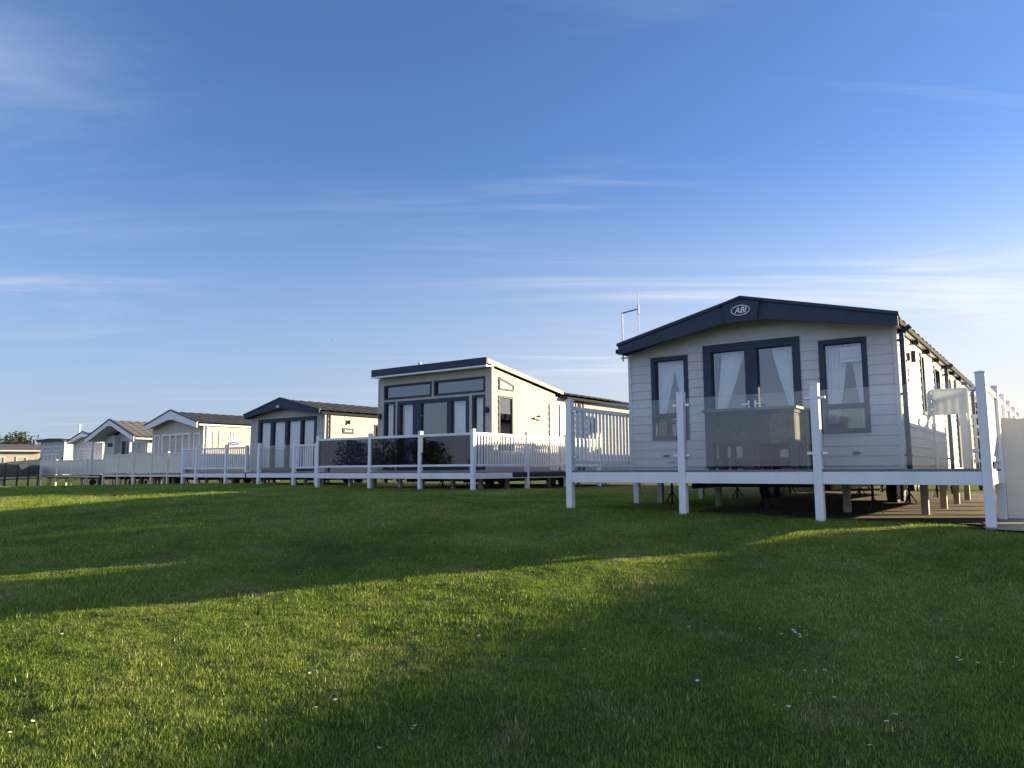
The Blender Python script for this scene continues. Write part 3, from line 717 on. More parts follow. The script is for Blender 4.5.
mb = MB(); mb.box(-.04, W2 + .07, -.345, -.302, 3.07, 3.29); fa = mb.build('fascia', 'navy', c2, .006)
mb = MB(); mb.box(-.035, W2 + .065, -.335, -.28, 3.015, 3.065); mb.build('fascia_trim', 'white_trim', c2)
mb = MB(); mb.tube((2.1, -.33, 3.29), (2.1, -.33, 3.36), .05, n=10); mb.build('lamp', 'downlight', fa)
for x0, x1 in ((W2 + .052, W2 + .085), (-.055, -.022)):
    mb = MB(); mb.hexa([(x0, -.30, 3.12), (x1, -.30, 3.12), (x1, 3.78, 2.52), (x0, 3.78, 2.52), (x0, -.30, 3.26), (x1, -.30, 3.26), (x1, 3.78, 2.62), (x0, 3.78, 2.62)]); mb.build('verge_board', 'clad_cream', c2)
tiles(W2, 2.46, 3.0, .16, 3.7, 11.1).build('roof', 'roof_dark', c2)
for x in (-.2, W2 + .2): mb = MB(); mb.box(x - .05, x + .05, 3.75, 11.1, 2.36, 2.44); mb.build('gutter', 'gutter_dark', c2)
for y in (4.75, 5.05): mb = MB(); mb.tube((W2 + .07, y, 2.4), (W2 + .07, y, -.1), .035, n=8); mb.build('downpipe', 'navy', c2)
window(c2, F2, .23, 2.31, 2.32, 2.79, .06, fm='navy'); window(c2, F2, 2.41, 4.42, 2.32, 2.79, .06, fm='navy')
window(c2, F2, .24, .75, .06, 2.25, .07, fm='navy'); window(c2, F2, 3.93, 4.42, .06, 2.25, .07, fm='navy')
window(c2, F2, .85, 3.81, .06, 2.24, .12, mull_a=[(1.70, .34), (3.03, .16)], fm='navy', name='patio_door', handle=[(1.60, 1.05), (3.03, 1.05)])
window(c2, R2, .31, 1.04, .60, 2.23, .07, fm='navy', gm='coated_glass', deep=.02)
mb = MB()
for p in ([(.33, 2.40), (1.07, 2.40), (1.07, 2.45), (.33, 2.45)], [(.33, 2.72), (1.07, 2.54), (1.07, 2.60), (.33, 2.78)], [(.33, 2.45), (.38, 2.45), (.38, 2.71), (.33, 2.72)], [(1.02, 2.45), (1.07, 2.45), (1.07, 2.54), (1.02, 2.55)]): mb.prism(p, .002, .04, lambda a, z, w: R2(a, z, w))
tw = mb.build('window', 'navy', c2)
mb = MB(); mb.prism([(.38, 2.45), (1.02, 2.45), (1.02, 2.55), (.38, 2.71)], .016, .02, lambda a, z, w: R2(a, z, w)); mb.build('pane', 'blind_glass', tw)
mb = MB(); mb.box(3.02, 3.50, .02, 2.18, .016, .05, lambda a, z, o: R2(a, z, o)); mb.box(3.58, 3.92, .02, 2.18, .05, .09, lambda a, z, o: R2(a, z, o)); dd = mb.build('side_door', 'white_trim', c2, .006)
mb = MB(); mb.box(3.42, 3.44, .95, 1.1, .05, .08, lambda a, z, o: R2(a, z, o)); mb.build('handle', 'steel', dd)
window(c2, R2, 5.4, 6.1, .9, 1.9, .06, fm='navy')
mb = MB(); mb.box(3.95, 4.25, .02, 2.15, .016, .03, lambda a, z, o: R2(a, z, o)); mb.build('side_window', 'dark_glass', c2)
for M_, a, z in ((F2, .10, 1.80), (F2, 4.53, 1.78)): wall_lamp(c2, M_, a, z)
mb = MB(); mb.box(2.38, 2.48, 1.60, 1.75, .015, .10, lambda a, z, o: R2(a, z, o)); mb.box(2.1, 2.38, 1.62, 1.68, .05, .09, lambda a, z, o: R2(a, z, o)); mb.build('tap_bracket', 'lamp_black', c2)
chassis(c2, W2, 11, lambda x, y: G(-11.58 + x, 6.9 + y) + .04)
cg = 'white curtains in the sage caravan'
for a0, a1, lb in ((.30, .68, 'white curtain in the narrow pane at the left end of the sage caravan front'), (1.01, 1.52, 'white curtain in the left leaf of the sage caravan patio doors'),
                   (3.13, 3.65, 'white curtain in the right leaf of the sage caravan patio doors'), (3.99, 4.35, 'white curtain in the narrow pane at the right end of the sage caravan front')):
    curtain(c2, F2, (a0, a1), (a0, a1), .1, 2.18, lb, group=cg, pleats=5)

# deck of the second caravan
d2 = Deck(-12.5, 5.2, -.04, 6.26, 1.7, 'raised white deck with smoked glass front panels in front of the sage caravan')
d2.slab(-.03, 6.29, -.03, 1.66); d2.slab(5.63, 6.29, 1.665, 8.0)
PX = [0, 2.35, 4.36, 6.26]
for a, b in zip(PX, PX[1:]): d2.fascia(a + .053, -.02, b - .053, -.02); d2.panel((a, 0), (b, 0), 'smoked', .14, 1.04)
for x in PX: d2.post(x, 0, 1.15)
SY = [0, 2.48, 4.6, 6.7]
for y in SY[1:]: d2.post(6.26, y, 1.15)
for a, b in zip(SY, SY[1:]): d2.panel((6.26, a), (6.26, b), 'baluster', .14, 1.05); d2.fascia(6.28, a + .053, 6.28, b - .053)
d2.panel((0, 1.66), (0, 0), 'baluster', .14, 1.04)
for x in (.5, 1.6, 2.7, 3.6, 4.8, 5.8): d2.pier(x, .9, m='white_plastic' if x in (.5, 2.7) else 'cream_pier')
for y in (2.2, 4.4, 6.2): d2.pier(5.75, y)

def leaf_cloud(mb, c, rad, n, size, rnd, squash=1.0, shell=.35):
    for _ in range(n):
        d = Vector((rnd.gauss(0, 1), rnd.gauss(0, 1), rnd.gauss(0, 1))).normalized(); r = (shell + (1 - shell) * rnd.random() ** .6)
        p = Vector(c) + Vector((d.x * rad[0], d.y * rad[1], d.z * rad[2])) * r
        a = Vector((rnd.uniform(-1, 1), rnd.uniform(-1, 1), rnd.uniform(-1, 1))).normalized(); b = a.orthogonal().normalized(); s_ = size * rnd.uniform(.6, 1.3)
        mb.face([p - a * s_, p + b * s_ * .45, p + a * s_, p - b * s_ * .45])
def plant(name, u, s, z, h, w, label, cat, group, rnd, trunk=.1, n=1500, leaf=.05, lm='leaf_dark', clumps=9, low=.1):
    t = thing(name, u, s, z, label, cat, group)
    mb = MB(); top = Vector((rnd.uniform(-.1, .1) * w, rnd.uniform(-.1, .1) * w, h * .62)); mb.tube((0, 0, -.05), top * .5, trunk, trunk * .7, 8); mb.tube(top * .5, top, trunk * .7, trunk * .35, 8)
    lv = MB()
    for k in range(clumps):
        an = rnd.uniform(0, 6.28); rr = w * .5 * math.sqrt(rnd.random()) * .75; zz = h * (low + (1 - low) * rnd.uniform(.18, .86)); sh = 1 - .5 * abs(zz / h - .5)
        c = Vector((rr * math.cos(an) * sh, rr * math.sin(an) * sh, zz)); base = top * rnd.uniform(.35, .95)
        mb.tube(base, c, trunk * .3, trunk * .1, 5)
        q = w * rnd.uniform(.17, .28); leaf_cloud(lv, c, (q, q, q * .8), n // clumps, leaf, rnd)
    mb.build('trunk' if cat == 'tree' else 'stem', 'bark', t); lv.build('crown' if cat == 'tree' else 'foliage', lm, t)
    return t
rnd = random.Random(5)
sg = 'dark bushes mirrored in the smoked glass'
for x, y, w, h, n, lb in ((-28.5, 20.0, 3.4, 3.3, 3600, 'dark bush left of the view, mirrored in the left smoked glass pane'), (-28, 17.9, 3.6, 3.8, 4800, 'broad dark bush left of the view, mirrored in the middle smoked glass pane'),
                          (-28, 15.7, 3.4, 3.6, 4200, 'dark bush left of the view, mirrored in the right smoked glass pane'), (-28, 12.6, 1.5, 2.6, 900, 'small dark bush left of the view, mirrored at the right end of the smoked glass')):
    v = Vector((x, y, 0)) - Vector((AX, AY, 0)); u_, s_ = v.dot(T), v.dot(N)
    plant('bush', u_, s_, G(u_, s_), h, w, lb, 'bush', sg, rnd, .06, n, .12, 'leaf_dark', 22, 0.0)

# ================================================================== THIRD CARAVAN (four white-curtained door leaves)
c3, F3, R3, L3 = caravan(-21.22, 8.8, -.05, 4.69, 10.5, 'grey caravan with dark barge boards, dark tiled roof and four white-curtained glass door leaves', 'clad_stone', 'roof_dark', 2.32, 2.90,
    front_holes=[(.49, 4.22, .05, 2.19)], right_holes=[(2.56, 2.95, .9, 1.95)], d_end=.07, d_mid=.36, over=.32, ov=.06, corner='clad_grey')
window(c3, F3, .49, 4.22, .05, 2.19, .14, mull_a=[(1.41, .17), (2.36, .17), (3.30, .12)], fm='navy', name='patio_door', handle=[(2.33, 1.05)])
window(c3, R3, 2.56, 2.95, .9, 1.95, .06, fm='navy')
wall_lamp(c3, R3, 1.16, 1.97)
mb = MB(); mb.tube((4.69 + .07, .18, 2.25), (4.69 + .07, .18, -.1), .04, n=8); mb.build('downpipe', 'navy', c3)
mb = MB(); mb.box(.88, 1.43, 1.51, 1.73, .016, .04, lambda a, z, o: R3(a, z, o)); pq = mb.build('name_plaque', 'navy', c3)
mb = MB()
for k, (w, b) in enumerate(((.05, .06), (.03, .04), (.04, .05), (.03, .04), (.04, .04), (.03, .05))): mb.box(.98 + k * .06, .98 + k * .06 + w, 1.59, 1.59 + b + .01, .04, .044, lambda a, z, o: R3(a, z, o))
mb.build('plaque_mark', 'white_plastic', pq)
mb = MB(); mb.box(2.26, 2.42, 2.62, 2.66, .45, .46, lambda a, z, o: Vector((a, -o, z))); mb.box(2.22, 2.40, 2.58, 2.61, .45, .46, lambda a, z, o: Vector((a, -o, z))); mb.build('fascia_mark', 'white_plastic', c3)
for a0, a1, lb in ((.64, 1.32, 'white curtain behind the leftmost of the four glass door leaves'), (1.50, 2.27, 'white curtain behind the second of four glass door leaves from the left'),
                   (2.46, 3.23, 'white curtain behind the third of four glass door leaves from the left'), (3.37, 4.07, 'white curtain behind the rightmost of the four glass door leaves')):
    curtain(c3, F3, (a0, a1), (a0, a1), .12, 2.0, lb, group='white curtains behind the four glass door leaves', pleats=6, o=-.115)
d3 = Deck(-23.6, 7.2, -.05, 8.6, 1.6, 'white deck with glass bays and pale balusters in front of the four-leaf glass doors')
d3.slab(-.03, 8.63, -.03, 1.56)
PX = [0, 1.0, 3.1, 4.45, 5.25, 7.34, 8.6]; KD = ['baluster', 'baluster', 'baluster', 'glass', 'glass', 'baluster']
for a, b, k in zip(PX, PX[1:], KD): d3.fascia(a + .053, -.02, b - .053, -.02); d3.panel((a, 0), (b, 0), k, .14 if k != 'glass' else .06, 1.0)
for i, x in enumerate(PX): d3.post(x, 0, 1.12 if i in (1, 2, 4, 5) else 1.06, .12, ground=i not in (3,))
d3.slab(1.9, 2.6, 1.565, 7.0)
for x in (.5, 1.6, 2.4, 3.8, 4.5, 6.2, 7.0, 7.9): d3.pier(x, .8)

# ================================================================== FOURTH CARAVAN (white bay window, blue oval sign)
c4, F4, R4, L4 = caravan(-31.15, 9.9, -.10, 4.58, 10.0, 'cream caravan with white barge boards, bay window and a blue oval sign on its side', 'clad_cream', 'roof_dark', 2.36, 3.02,
    fm='white_trim', capm='navy', d_end=.20, d_mid=.40, over=.40, ov=.08, gutter='white_trim', hollow=False, corner='white_trim', cap=.06, wave=.03)
window(c4, F4, 1.0, 3.55, .2, 1.95, .09, mull_a=[(1.75, .09), (2.3, .09), (2.9, .09)], fm='white_trim', gm='blind_glass', name='bay_window', proud=.10, deep=.004)
for a in (.18, 3.78): window(c4, F4, a, a + .55, .3, 1.95, .08, fm='white_trim', gm='blind_glass', proud=.05, deep=.004)
for a, b, z0, z1 in ((.22, .86, 1.10, 2.12),): window(c4, R4, a, b, z0, z1, .07, mull_a=[(a + .28, .05)], fm='white_trim', gm=('blind_glass', 'dark_glass'), proud=.045, deep=.004)
window(c4, R4, 1.42, 1.74, 1.70, 2.03, .05, mull_a=[(1.61, .04)], fm='white_trim', gm=('dark_glass', 'blind_glass'), proud=.045, deep=.004)
mb = MB(); oval(mb, R4, 1.62, 1.46, .30, .10, .016, .034); ov4 = mb.build('oval_sign', 'sign_blue', c4)
mb = MB(); oval(mb, R4, 1.62, 1.46, .27, .082, .035, .038, ring=.007)
for k in range(7): mb.box(1.46 + k * .047, 1.476 + k * .047, 1.435, 1.47 + .018 * (k % 2), .035, .039, lambda a, z, o: R4(a, z, o))
mb.build('sign_mark', 'white_plastic', ov4)
mb = MB()
for y in (.12, 5.0): mb.tube((4.58 + .06, y, 2.28), (4.58 + .06, y, -.1), .035, n=8)
mb.build('downpipe', 'white_trim', c4)
d4 = Deck(-30.35, 8.6, -.11, 4.36, 1.2, 'cream boarded deck in front of the caravan with the blue oval sign', m='cream_panel', beam=.10)
d4.slab(-.03, 4.39, -.03, 1.26)
PX = [0, 1.63, 3.06, 4.36]
for a, b in zip(PX, PX[1:]): d4.fascia(a + .053, -.02, b - .053, -.02); d4.panel((a, 0), (b, 0), 'solid', .04, .98)
for x in PX: d4.post(x, 0, 1.06, .10)
for x in (.6, 1.1, 2.2, 2.7, 3.6): d4.pier(x, .5)
d5 = Deck(-33.4, 8.6, -.11, 2.95, 2, 'cream boarded deck in front of the white caravan with a deep gabled porch', m='cream_panel', beam=.10)
d5.slab(-.03, 2.97, -.03, 3.3)
PX = [0, 1.5, 2.94]
for a, b in zip(PX, PX[1:]): d5.fascia(a + .053, -.02, b - .053, -.02); d5.panel((a, 0), (b, 0), 'solid', .04, .98)
for x in PX: d5.post(x, 0, 1.06, .10)
for x in (.7, 2.2): d5.pier(x, .8); d5.pier(x, 2.6)
d5.fascia(-.02, 3.25, -.02, .053); d5.panel((0, 3.25), (0, 0), 'solid', .04, .98); d5.post(0, 3.25, 1.06, .10)

# ================================================================== FIFTH CARAVAN (deep porch)
c5, F5, R5, L5 = caravan(-40.05, 10.9, -.11, 4.5, 10.5, 'white caravan with a deep gabled porch, navy roof edge and lighter grey tiles', 'clad_white', 'roof_grey', 2.0, 3.03, ov=.60, over=.02,
    fm='white_trim', capm='navy', d_end=.22, d_mid=.30, gutter='white_trim', front_setback=1.1, hollow=False, corner='white_trim', cap=.07)
window(c5, F5, 2.55, 4.35, .1, 1.85, .08, mull_a=[(3.4, .08)], fm='white_trim', gm='blind_glass', proud=.05, deep=.004)
mb = MB(); mb.box(.15, 1.35, .75, 1.095, -.05, 2.25); bl5 = mb.build('porch_block', 'clad_white', c5)
mb = MB(); mb.box(.55, 1.15, .735, .749, 1.58, 1.80); mb.build('plaque', 'navy', c5)
mb = MB(); mb.box(1.62, 2.30, 1.05, 1.08, .02, 1.9); mb.build('porch_door', 'dark_glass', c5)
window(c5, R5, 2.0, 2.9, .9, 1.7, .07, fm='white_trim', gm='dark_glass', proud=.04, deep=.004)
mb = MB(); mb.box(-.02, .10, .06, .16, -.1, 1.9); mb.box(4.40, 4.52, .06, .16, -.1, 1.9); mb.build('porch_post', 'white_trim', c5)

# ================================================================== SIXTH, SEVENTH AND FAR CARAVANS
c6, F6, R6, L6 = caravan(-52.2, 15.3, -.20, 4.4, 9.5, 'small white gabled caravan half hidden behind the one with the deep porch', 'clad_white', 'roof_dark', 2.32, 2.98, over=.4,
    fm='white_trim', capm='navy', d_end=.14, d_mid=.30, gutter='white_trim', hollow=False, corner='white_trim', cap=.07)
window(c6, F6, .9, 3.5, .2, 1.9, .09, mull_a=[(1.75, .09), (2.6, .09)], fm='white_trim', gm=('dark_glass', 'blind_glass', 'blind_glass'), proud=.05, deep=.004)
window(c6, R6, 1.5, 2.3, .9, 1.8, .07, fm='white_trim', gm='dark_glass', proud=.04, deep=.004)
c7, F7, R7, L7 = caravan(-64.4, 18.0, -.22, 4.4, 9.5, 'pale flat-roofed caravan at the far end with a dark fascia and white framed windows', 'clad_pale', 'roof_dark', 2.86, 2.92, over=.30,
    fm='navy', d_end=.06, d_mid=.10, gutter='navy', hollow=False, corner='white_trim', ov=.2, cap=.05)
for a, b in ((.4, 2.0), (2.3, 4.0)): window(c7, F7, a, b, 1.95, 2.35, .07, fm='white_trim', gm='blind_glass', proud=.05, deep=.004)
window(c7, F7, .7, 3.7, .1, 1.75, .10, mull_a=[(1.5, .10), (2.3, .10), (3.0, .10)], fm='white_trim', gm=('blind_glass', 'dark_glass', 'blind_glass'), name='patio_door', proud=.05, deep=.004)
for a in (.1, 4.25): wall_lamp(c7, F7, a, 1.35)
window(c7, R7, .9, 2.0, 1.7, 2.15, .07, fm='white_trim', gm='blind_glass', proud=.04, deep=.004); window(c7, R7, 1.2, 2.2, .2, 1.45, .07, fm='white_trim', gm='dark_glass', proud=.04, deep=.004)
mb = MB(); mb.tube((2.3, 2.0, 2.8), (2.3, 2.0, 4.25), .07, .05, 8); mb.tube((2.3, 2.0, 4.05), (2.3, 2.0, 4.3), .11, .11, 8); mb.build('flue', 'white_trim', c7)
# long caravan seen side on at the far left; its long side is the local front
r8 = R(30)
v8 = Vector((-53.0, 64.2, 0)) - Vector((AX, AY, 0)); u8, s8 = v8.dot(T), v8.dot(N)
c8 = thing('caravan', u8, s8, -.5, 'long cream caravan seen side-on beyond the dark fence, with a plain grey roof', 'caravan', 'static caravans in the row', r8)
F8 = lambda a, z, o: Vector((a, -o, z)); mb = MB(); clad(mb, [(0, -.1), (11.5, -.1), (11.5, 2.5), (0, 2.5)], (), F8, .2); clad(mb, [(0, -.1), (11.5, -.1), (11.5, 2.5), (0, 2.5)], (), lambda a, z, o: Vector((a, 3.8 + o, z)), .2)
for x, sg_ in ((0, -1), (11.5, 1)): clad(mb, [(0, -.1), (3.8, -.1), (3.8, 2.5), (1.9, 3.05), (0, 2.5)], (), lambda a, z, o, x=x, sg_=sg_: Vector((x + sg_ * o, a, z)), .2)
mb.build('wall', 'clad_cream', c8)
mb = MB(); mb.prism([(-.3, 2.5), (1.9, 3.1), (4.1, 2.5), (4.1, 2.42), (1.9, 3.0), (-.3, 2.42)], -.2, 11.7, lambda a, z, w: Vector((w, a, z))); mb.build('roof', 'roof_grey', c8)
mb = MB(); mb.box(-.2, 11.7, -.42, -.305, 2.38, 2.5); mb.build('gutter', 'white_trim', c8)
for a in (1.2, 3.2, 5.6, 7.3, 9.0): window(c8, F8, a, a + .85, .9, 1.9, .07, fm='white_trim', gm='dark_glass', proud=.05, deep=.004)
mb = MB(); mb.tube((6.75, -.06, 2.4), (6.75, -.06, -.1), .06, n=8); mb.build('downpipe', 'black_frame', c8)
mb = MB()
for a in (.5, 3, 5.5, 8, 10.8):
    for y in (.4, 3.3): mb.box(a - .12, a + .12, y - .12, y + .12, -.75, -.1)
mb.build('pier', 'cream_pier', c8)
# deck of the far caravans
d6 = Deck(-51.8, 13.0, -.20, 9.1, 2, 'long cream boarded deck at the far end, beside the dark fence', m='cream_panel', beam=.12)
d6.slab(-.03, 9.13, -.03, 1.9)
PX = [0, 2.5, 4.7, 6.9, 9.1]
for a, b in zip(PX, PX[1:]): d6.fascia(a + .053, -.02, b - .053, -.02); d6.panel((a, 0), (b, 0), 'solid', .04, 1.0)
for x in PX: d6.post(x, 0, 1.08, .10)
for x in (1.2, 3.6, 5.8, 8.0): d6.pier(x, .2); d6.pier(x + .6, 1.2)
# deck in front of the flat-roofed one
# dark fence at far left
fA = Vector((-30.2, 45.0, 0)); fB = Vector((-33.1, 52.8, 0)); dv = (fB - fA); ln = dv.length; q = fA - Vector((AX, AY, 0)); uf, sf = q.dot(T), q.dot(N)
fn = thing('fence', uf, sf, 0, 'low black slatted fence with dark panels at the far left of the lawn', 'fence', None, math.atan2(dv.y, dv.x))
gf = lambda x: G(uf + (dv.normalized() * x).dot(T), sf + (dv.normalized() * x).dot(N))
for i in range(5):
    x = -ln / 3 + i * ln / 3; post_mesh(x, 0, gf(x) - .1, .60 - .03 * i, .10).build('post', 'dark_screen', fn)
    if i < 4:
        xa, xb = x + .06, x + ln / 3 - .06
        mb = MB(); mb.box(xa, xb, -.02, .02, -.30, .48); mb.build('dark_panel', 'dark_screen', fn)
        mb = MB(); mb.box(xa, xb, -.035, .035, -.46, -.38); mb.build('lower_rail', 'dark_screen', fn)

# ================================================================== RIGHT SIDE
# cream screen beside the nearest deck
pa = Vector((6.98, 10.72, 0)); pb = Vector((9.3, 10.35, 0)); dv = pb - pa; ln = dv.length; q = pa - Vector((AX, AY, 0)); ur, sr = q.dot(T), q.dot(N)
fr = thing('screen_fence', ur, sr, 0, 'tall plain cream windbreak screen beside the nearest deck', 'fence', None, math.atan2(dv.y, dv.x))
mb = MB(); n_ = 24
for i in range(n_):
    x0, x1 = ln * i / n_, ln * (i + 1) / n_
    tz = lambda x: .715 - .05 * math.sin(math.pi * min(1, x / ln)) ; gz = lambda x: G(ur + (dv.normalized() * x).dot(T), sr + (dv.normalized() * x).dot(N))
    yy = lambda x: .012 * math.sin(x * 3.1)
    mb.hexa([(x0, yy(x0), gz(x0) + .01), (x1, yy(x1), gz(x1) + .01), (x1, yy(x1) + .03, gz(x1) + .01), (x0, yy(x0) + .03, gz(x0) + .01), (x0, yy(x0), tz(x0)), (x1, yy(x1), tz(x1)), (x1, yy(x1) + .03, tz(x1)), (x0, yy(x0) + .03, tz(x0))])
mb.build('board_panel', 'cream_panel', fr)
for x in (.06, ln / 2, ln - .06):
    mb = MB(); mb.box(x - .04, x + .04, .05, .13, -.85, .68); mb.build('post', 'cream_pier', fr)
fr.location.z = EYE
# neighbouring caravan on the next plot: its long shadow lies over the near lawn
c0, F0, R0, L0 = caravan(19.3, .7, -.1, 4.2, 11.4, 'beige static caravan on the next plot, beyond the cream windbreak screen', 'clad_cream', 'roof_dark', 2.2, 2.8, hollow=False, rot=TH + R(26))
window(c0, F0, .9, 3.3, .1, 2.05, .1, mull_a=[(2.1, .1)], fm='navy', gm='dark_glass', name='patio_door', proud=.05, deep=.004)
for a in (2, 5, 8): window(c0, L0, a, a + .9, .9, 1.9, .07, fm='navy', gm='dark_glass', proud=.05, deep=.004)

# back-row caravan straight behind the nearest one, shading the foot of the second caravan
c9, F9, R9, L9 = caravan(-1.2, 14.2, -.1, 4.2, 11.0, 'cream caravan of the back row, hidden straight behind the nearest grey caravan', 'clad_cream', 'roof_dark', 2.15, 2.70, hollow=False)
window(c9, L9, 3, 4, .9, 1.9, .07, fm='navy', gm='dark_glass', proud=.05, deep=.004); window(c9, F9, .8, 1.8, .9, 1.9, .07, fm='navy', gm='dark_glass', proud=.05, deep=.004)

# trees
rnd = random.Random(11)
def at(x, y):
    v = Vector((x, y, 0)) - Vector((AX, AY, 0)); return v.dot(T), v.dot(N)
tg = 'trees beyond the caravans'
for x, y, h, w, lb, lm in ((-62, 92, 6.0, 8.5, 'broad pale green tree behind the far cream caravan, at the left edge', 'leaf_mid'), (-54, 95, 5.2, 6.0, 'lower pale green tree right of the broad one, behind the far cream caravan', 'leaf_mid'),
                       (18.6, 30, 3.9, 2.2, 'slim dark tree seen between the nearest caravan and its deck post', 'leaf_dark'), (20.4, 30, 3.1, 2.6, 'low bushy tree just above the left end of the cream windbreak screen', 'leaf_dark'), (22.6, 31, 3.2, 2.8, 'low bushy tree above the cream windbreak screen, at the right edge', 'leaf_dark')):
    u_, s_ = at(x, y); plant('tree', u_, s_, G(u_, s_), h, w, lb, 'tree', tg, rnd, .12, 2600 if y < 50 else 7000, .09 if y < 50 else .20, lm, 14 if y < 50 else 26, .12)

# gull
u_, s_ = at(-36, 150)
gl = thing('seagull', u_, s_, 26.2, 'tiny white seagull gliding high above the caravans', 'bird', None, R(20))
mb = MB()
pts = [(-.55, .0, .10), (-.28, .06, .17), (0, .04, .05), (.28, .06, .17), (.55, .0, .10)]
for i in range(4):
    a, b = Vector(pts[i]), Vector(pts[i + 1]); wa = .05 + .12 * (1 - abs(i - 2) / 2); wb = .05 + .12 * (1 - abs(i + 1 - 2) / 2)
    mb.hexa([a + Vector((0, -wa, -.012)), b + Vector((0, -wb, -.012)), b + Vector((0, wb, -.012)), a + Vector((0, wa, -.012)), a + Vector((0, -wa, .012)), b + Vector((0, -wb, .012)), b + Vector((0, wb, .012)), a + Vector((0, wa, .012))])
for k in range(6):
    y0, y1 = -.24 + k * .1, -.24 + (k + 1) * .1; rr = [.03, .055, .075, .08, .065, .04, .015]; mb.tube((0, y0, .05), (0, y1, .05), rr[k], rr[k + 1], 8)
mb.build('body', 'gull', gl)

# ================================================================== LAWN GRASS (geometry nodes)
def clump(nm, nb, spread, h, w, seed):
    r = random.Random(seed); vs = []; fs = []
    for _ in range(nb):
        an = r.uniform(0, 6.283); rr = spread * math.sqrt(r.random()); x, y = rr * math.cos(an), rr * math.sin(an); hh = h * r.uniform(.5, 1.25); ww = w * r.uniform(.7, 1.3)
        fa = r.uniform(0, 6.283); lx, ly = math.cos(fa), math.sin(fa); ln_ = hh * r.uniform(.15, .85); px, py = -ly, lx
        b = len(vs)
        for k, (t, wk) in enumerate(((0, 1), (.5, .85))):
            cx, cy, cz = x + lx * ln_ * t * t, y + ly * ln_ * t * t, hh * t
            vs += [(cx - px * ww * wk, cy - py * ww * wk, cz - .006), (cx + px * ww * wk, cy + py * ww * wk, cz - .006)]
        vs.append((x + lx * ln_, y + ly * ln_, hh * r.uniform(.8, 1.0)))
        fs += [(b, b + 1, b + 3, b + 2), (b + 2, b + 3, b + 4)]
    me = bpy.data.meshes.new(nm); me.from_pydata(vs, [], fs); me.update(); me.materials.append(MAT['grass_blade'])
    return bpy.data.objects.new(nm, me)
clumps = bpy.data.collections.new('grass_clump_sources')
for i in range(6): clumps.objects.link(clump('grass_clump', 46, .085, [.017, .021, .024, .019, .027, .015][i], .0017, 100 + i))
def blocked(u, s):
    if u > 5.3 and s > -.25 - .15 * noise.noise(Vector((u * 2, 0, 0))): return True
    if 1.7 < u < 6.2 and s > .52 + .3 * noise.noise(Vector((u * 1.6, .5, 1))): return True
    if s > 2.9 and u > .9: return True
    return False
rnd = random.Random(3); cam_u, cam_s = 6.39, -10.32
pts = []; scl = []
def dens(d): return 880.0 if d < 6.2 else 880.0 * (6.2 / d) ** 1.9
# the bank in front of the decks, thinning with the height of the sward
amax = R(43); D0, D1 = 3.2, 34.0
nb = 0
d = D0
while d < D1:
    dd = d * .04; area = 2 * amax * d * dd; n = int(area * dens(d))
    for _ in range(n):
        a = rnd.uniform(-amax, amax); r_ = d + dd * rnd.random(); x, y = r_ * math.sin(a), r_ * math.cos(a)
        u_, s_ = at(x, y)
        if s_ > 7.5 or blocked(u_, s_): continue
        pts.append(tuple(site(u_, s_, G(u_, s_)))); scl.append((.6 + .8 * rnd.random() ** 2) * (1 + .45 * noise.noise(Vector((x * .9, y * .9, 0))) + .45 * noise.noise(Vector((x * 4.3, y * 4.3, 5)))) * (1.0 if d < 7 else min(1.9, (d / 7) ** .45)))
    d += dd
for _ in range(9000):      # the rest of the bank
    u_, s_ = rnd.uniform(-30, 22), rnd.uniform(-22, 6)
    if blocked(u_, s_): continue
    pts.append(tuple(site(u_, s_, G(u_, s_)))); scl.append(.8 + .6 * rnd.random())
print('grass clumps', len(pts))
me = bpy.data.meshes.new('lawn_grass'); me.from_pydata(pts, [], []); at_ = me.attributes.new('size', 'FLOAT', 'POINT'); at_.data.foreach_set('value', scl)
go = bpy.data.objects.new('lawn_grass', me); col.objects.link(go); tag(go, 'short mown grass covering the bank in front of the decks', 'grass', kind='stuff')
ng = bpy.data.node_groups.new('grass_scatter', 'GeometryNodeTree'); ng.interface.new_socket('Geometry', in_out='INPUT', socket_type='NodeSocketGeometry'); ng.interface.new_socket('Geometry', in_out='OUTPUT', socket_type='NodeSocketGeometry')
gi = ng.nodes.new('NodeGroupInput'); gout = ng.nodes.new('NodeGroupOutput'); ip = ng.nodes.new('GeometryNodeInstanceOnPoints'); ci = ng.nodes.new('GeometryNodeCollectionInfo')
ci.inputs['Collection'].default_value = clumps; ci.inputs['Separate Children'].default_value = True; ci.inputs['Reset Children'].default_value = True
ip.inputs['Pick Instance'].default_value = True
rv = ng.nodes.new('FunctionNodeRandomValue'); rv.data_type = 'FLOAT_VECTOR'; rv.inputs[0].default_value = (-.12, -.12, 0); rv.inputs[1].default_value = (.12, .12, 6.283)
na = ng.nodes.new('GeometryNodeInputNamedAttribute'); na.data_type = 'FLOAT'; na.inputs['Name'].default_value = 'size'
ng.links.new(gi.outputs[0], ip.inputs['Points']); ng.links.new(ci.outputs[0], ip.inputs['Instance']); ng.links.new(rv.outputs[0], ip.inputs['Rotation']); ng.links.new(na.outputs[0], ip.inputs['Scale']); ng.links.new(ip.outputs[0], gout.inputs[0])
md = go.modifiers.new('scatter', 'NODES'); md.node_group = ng

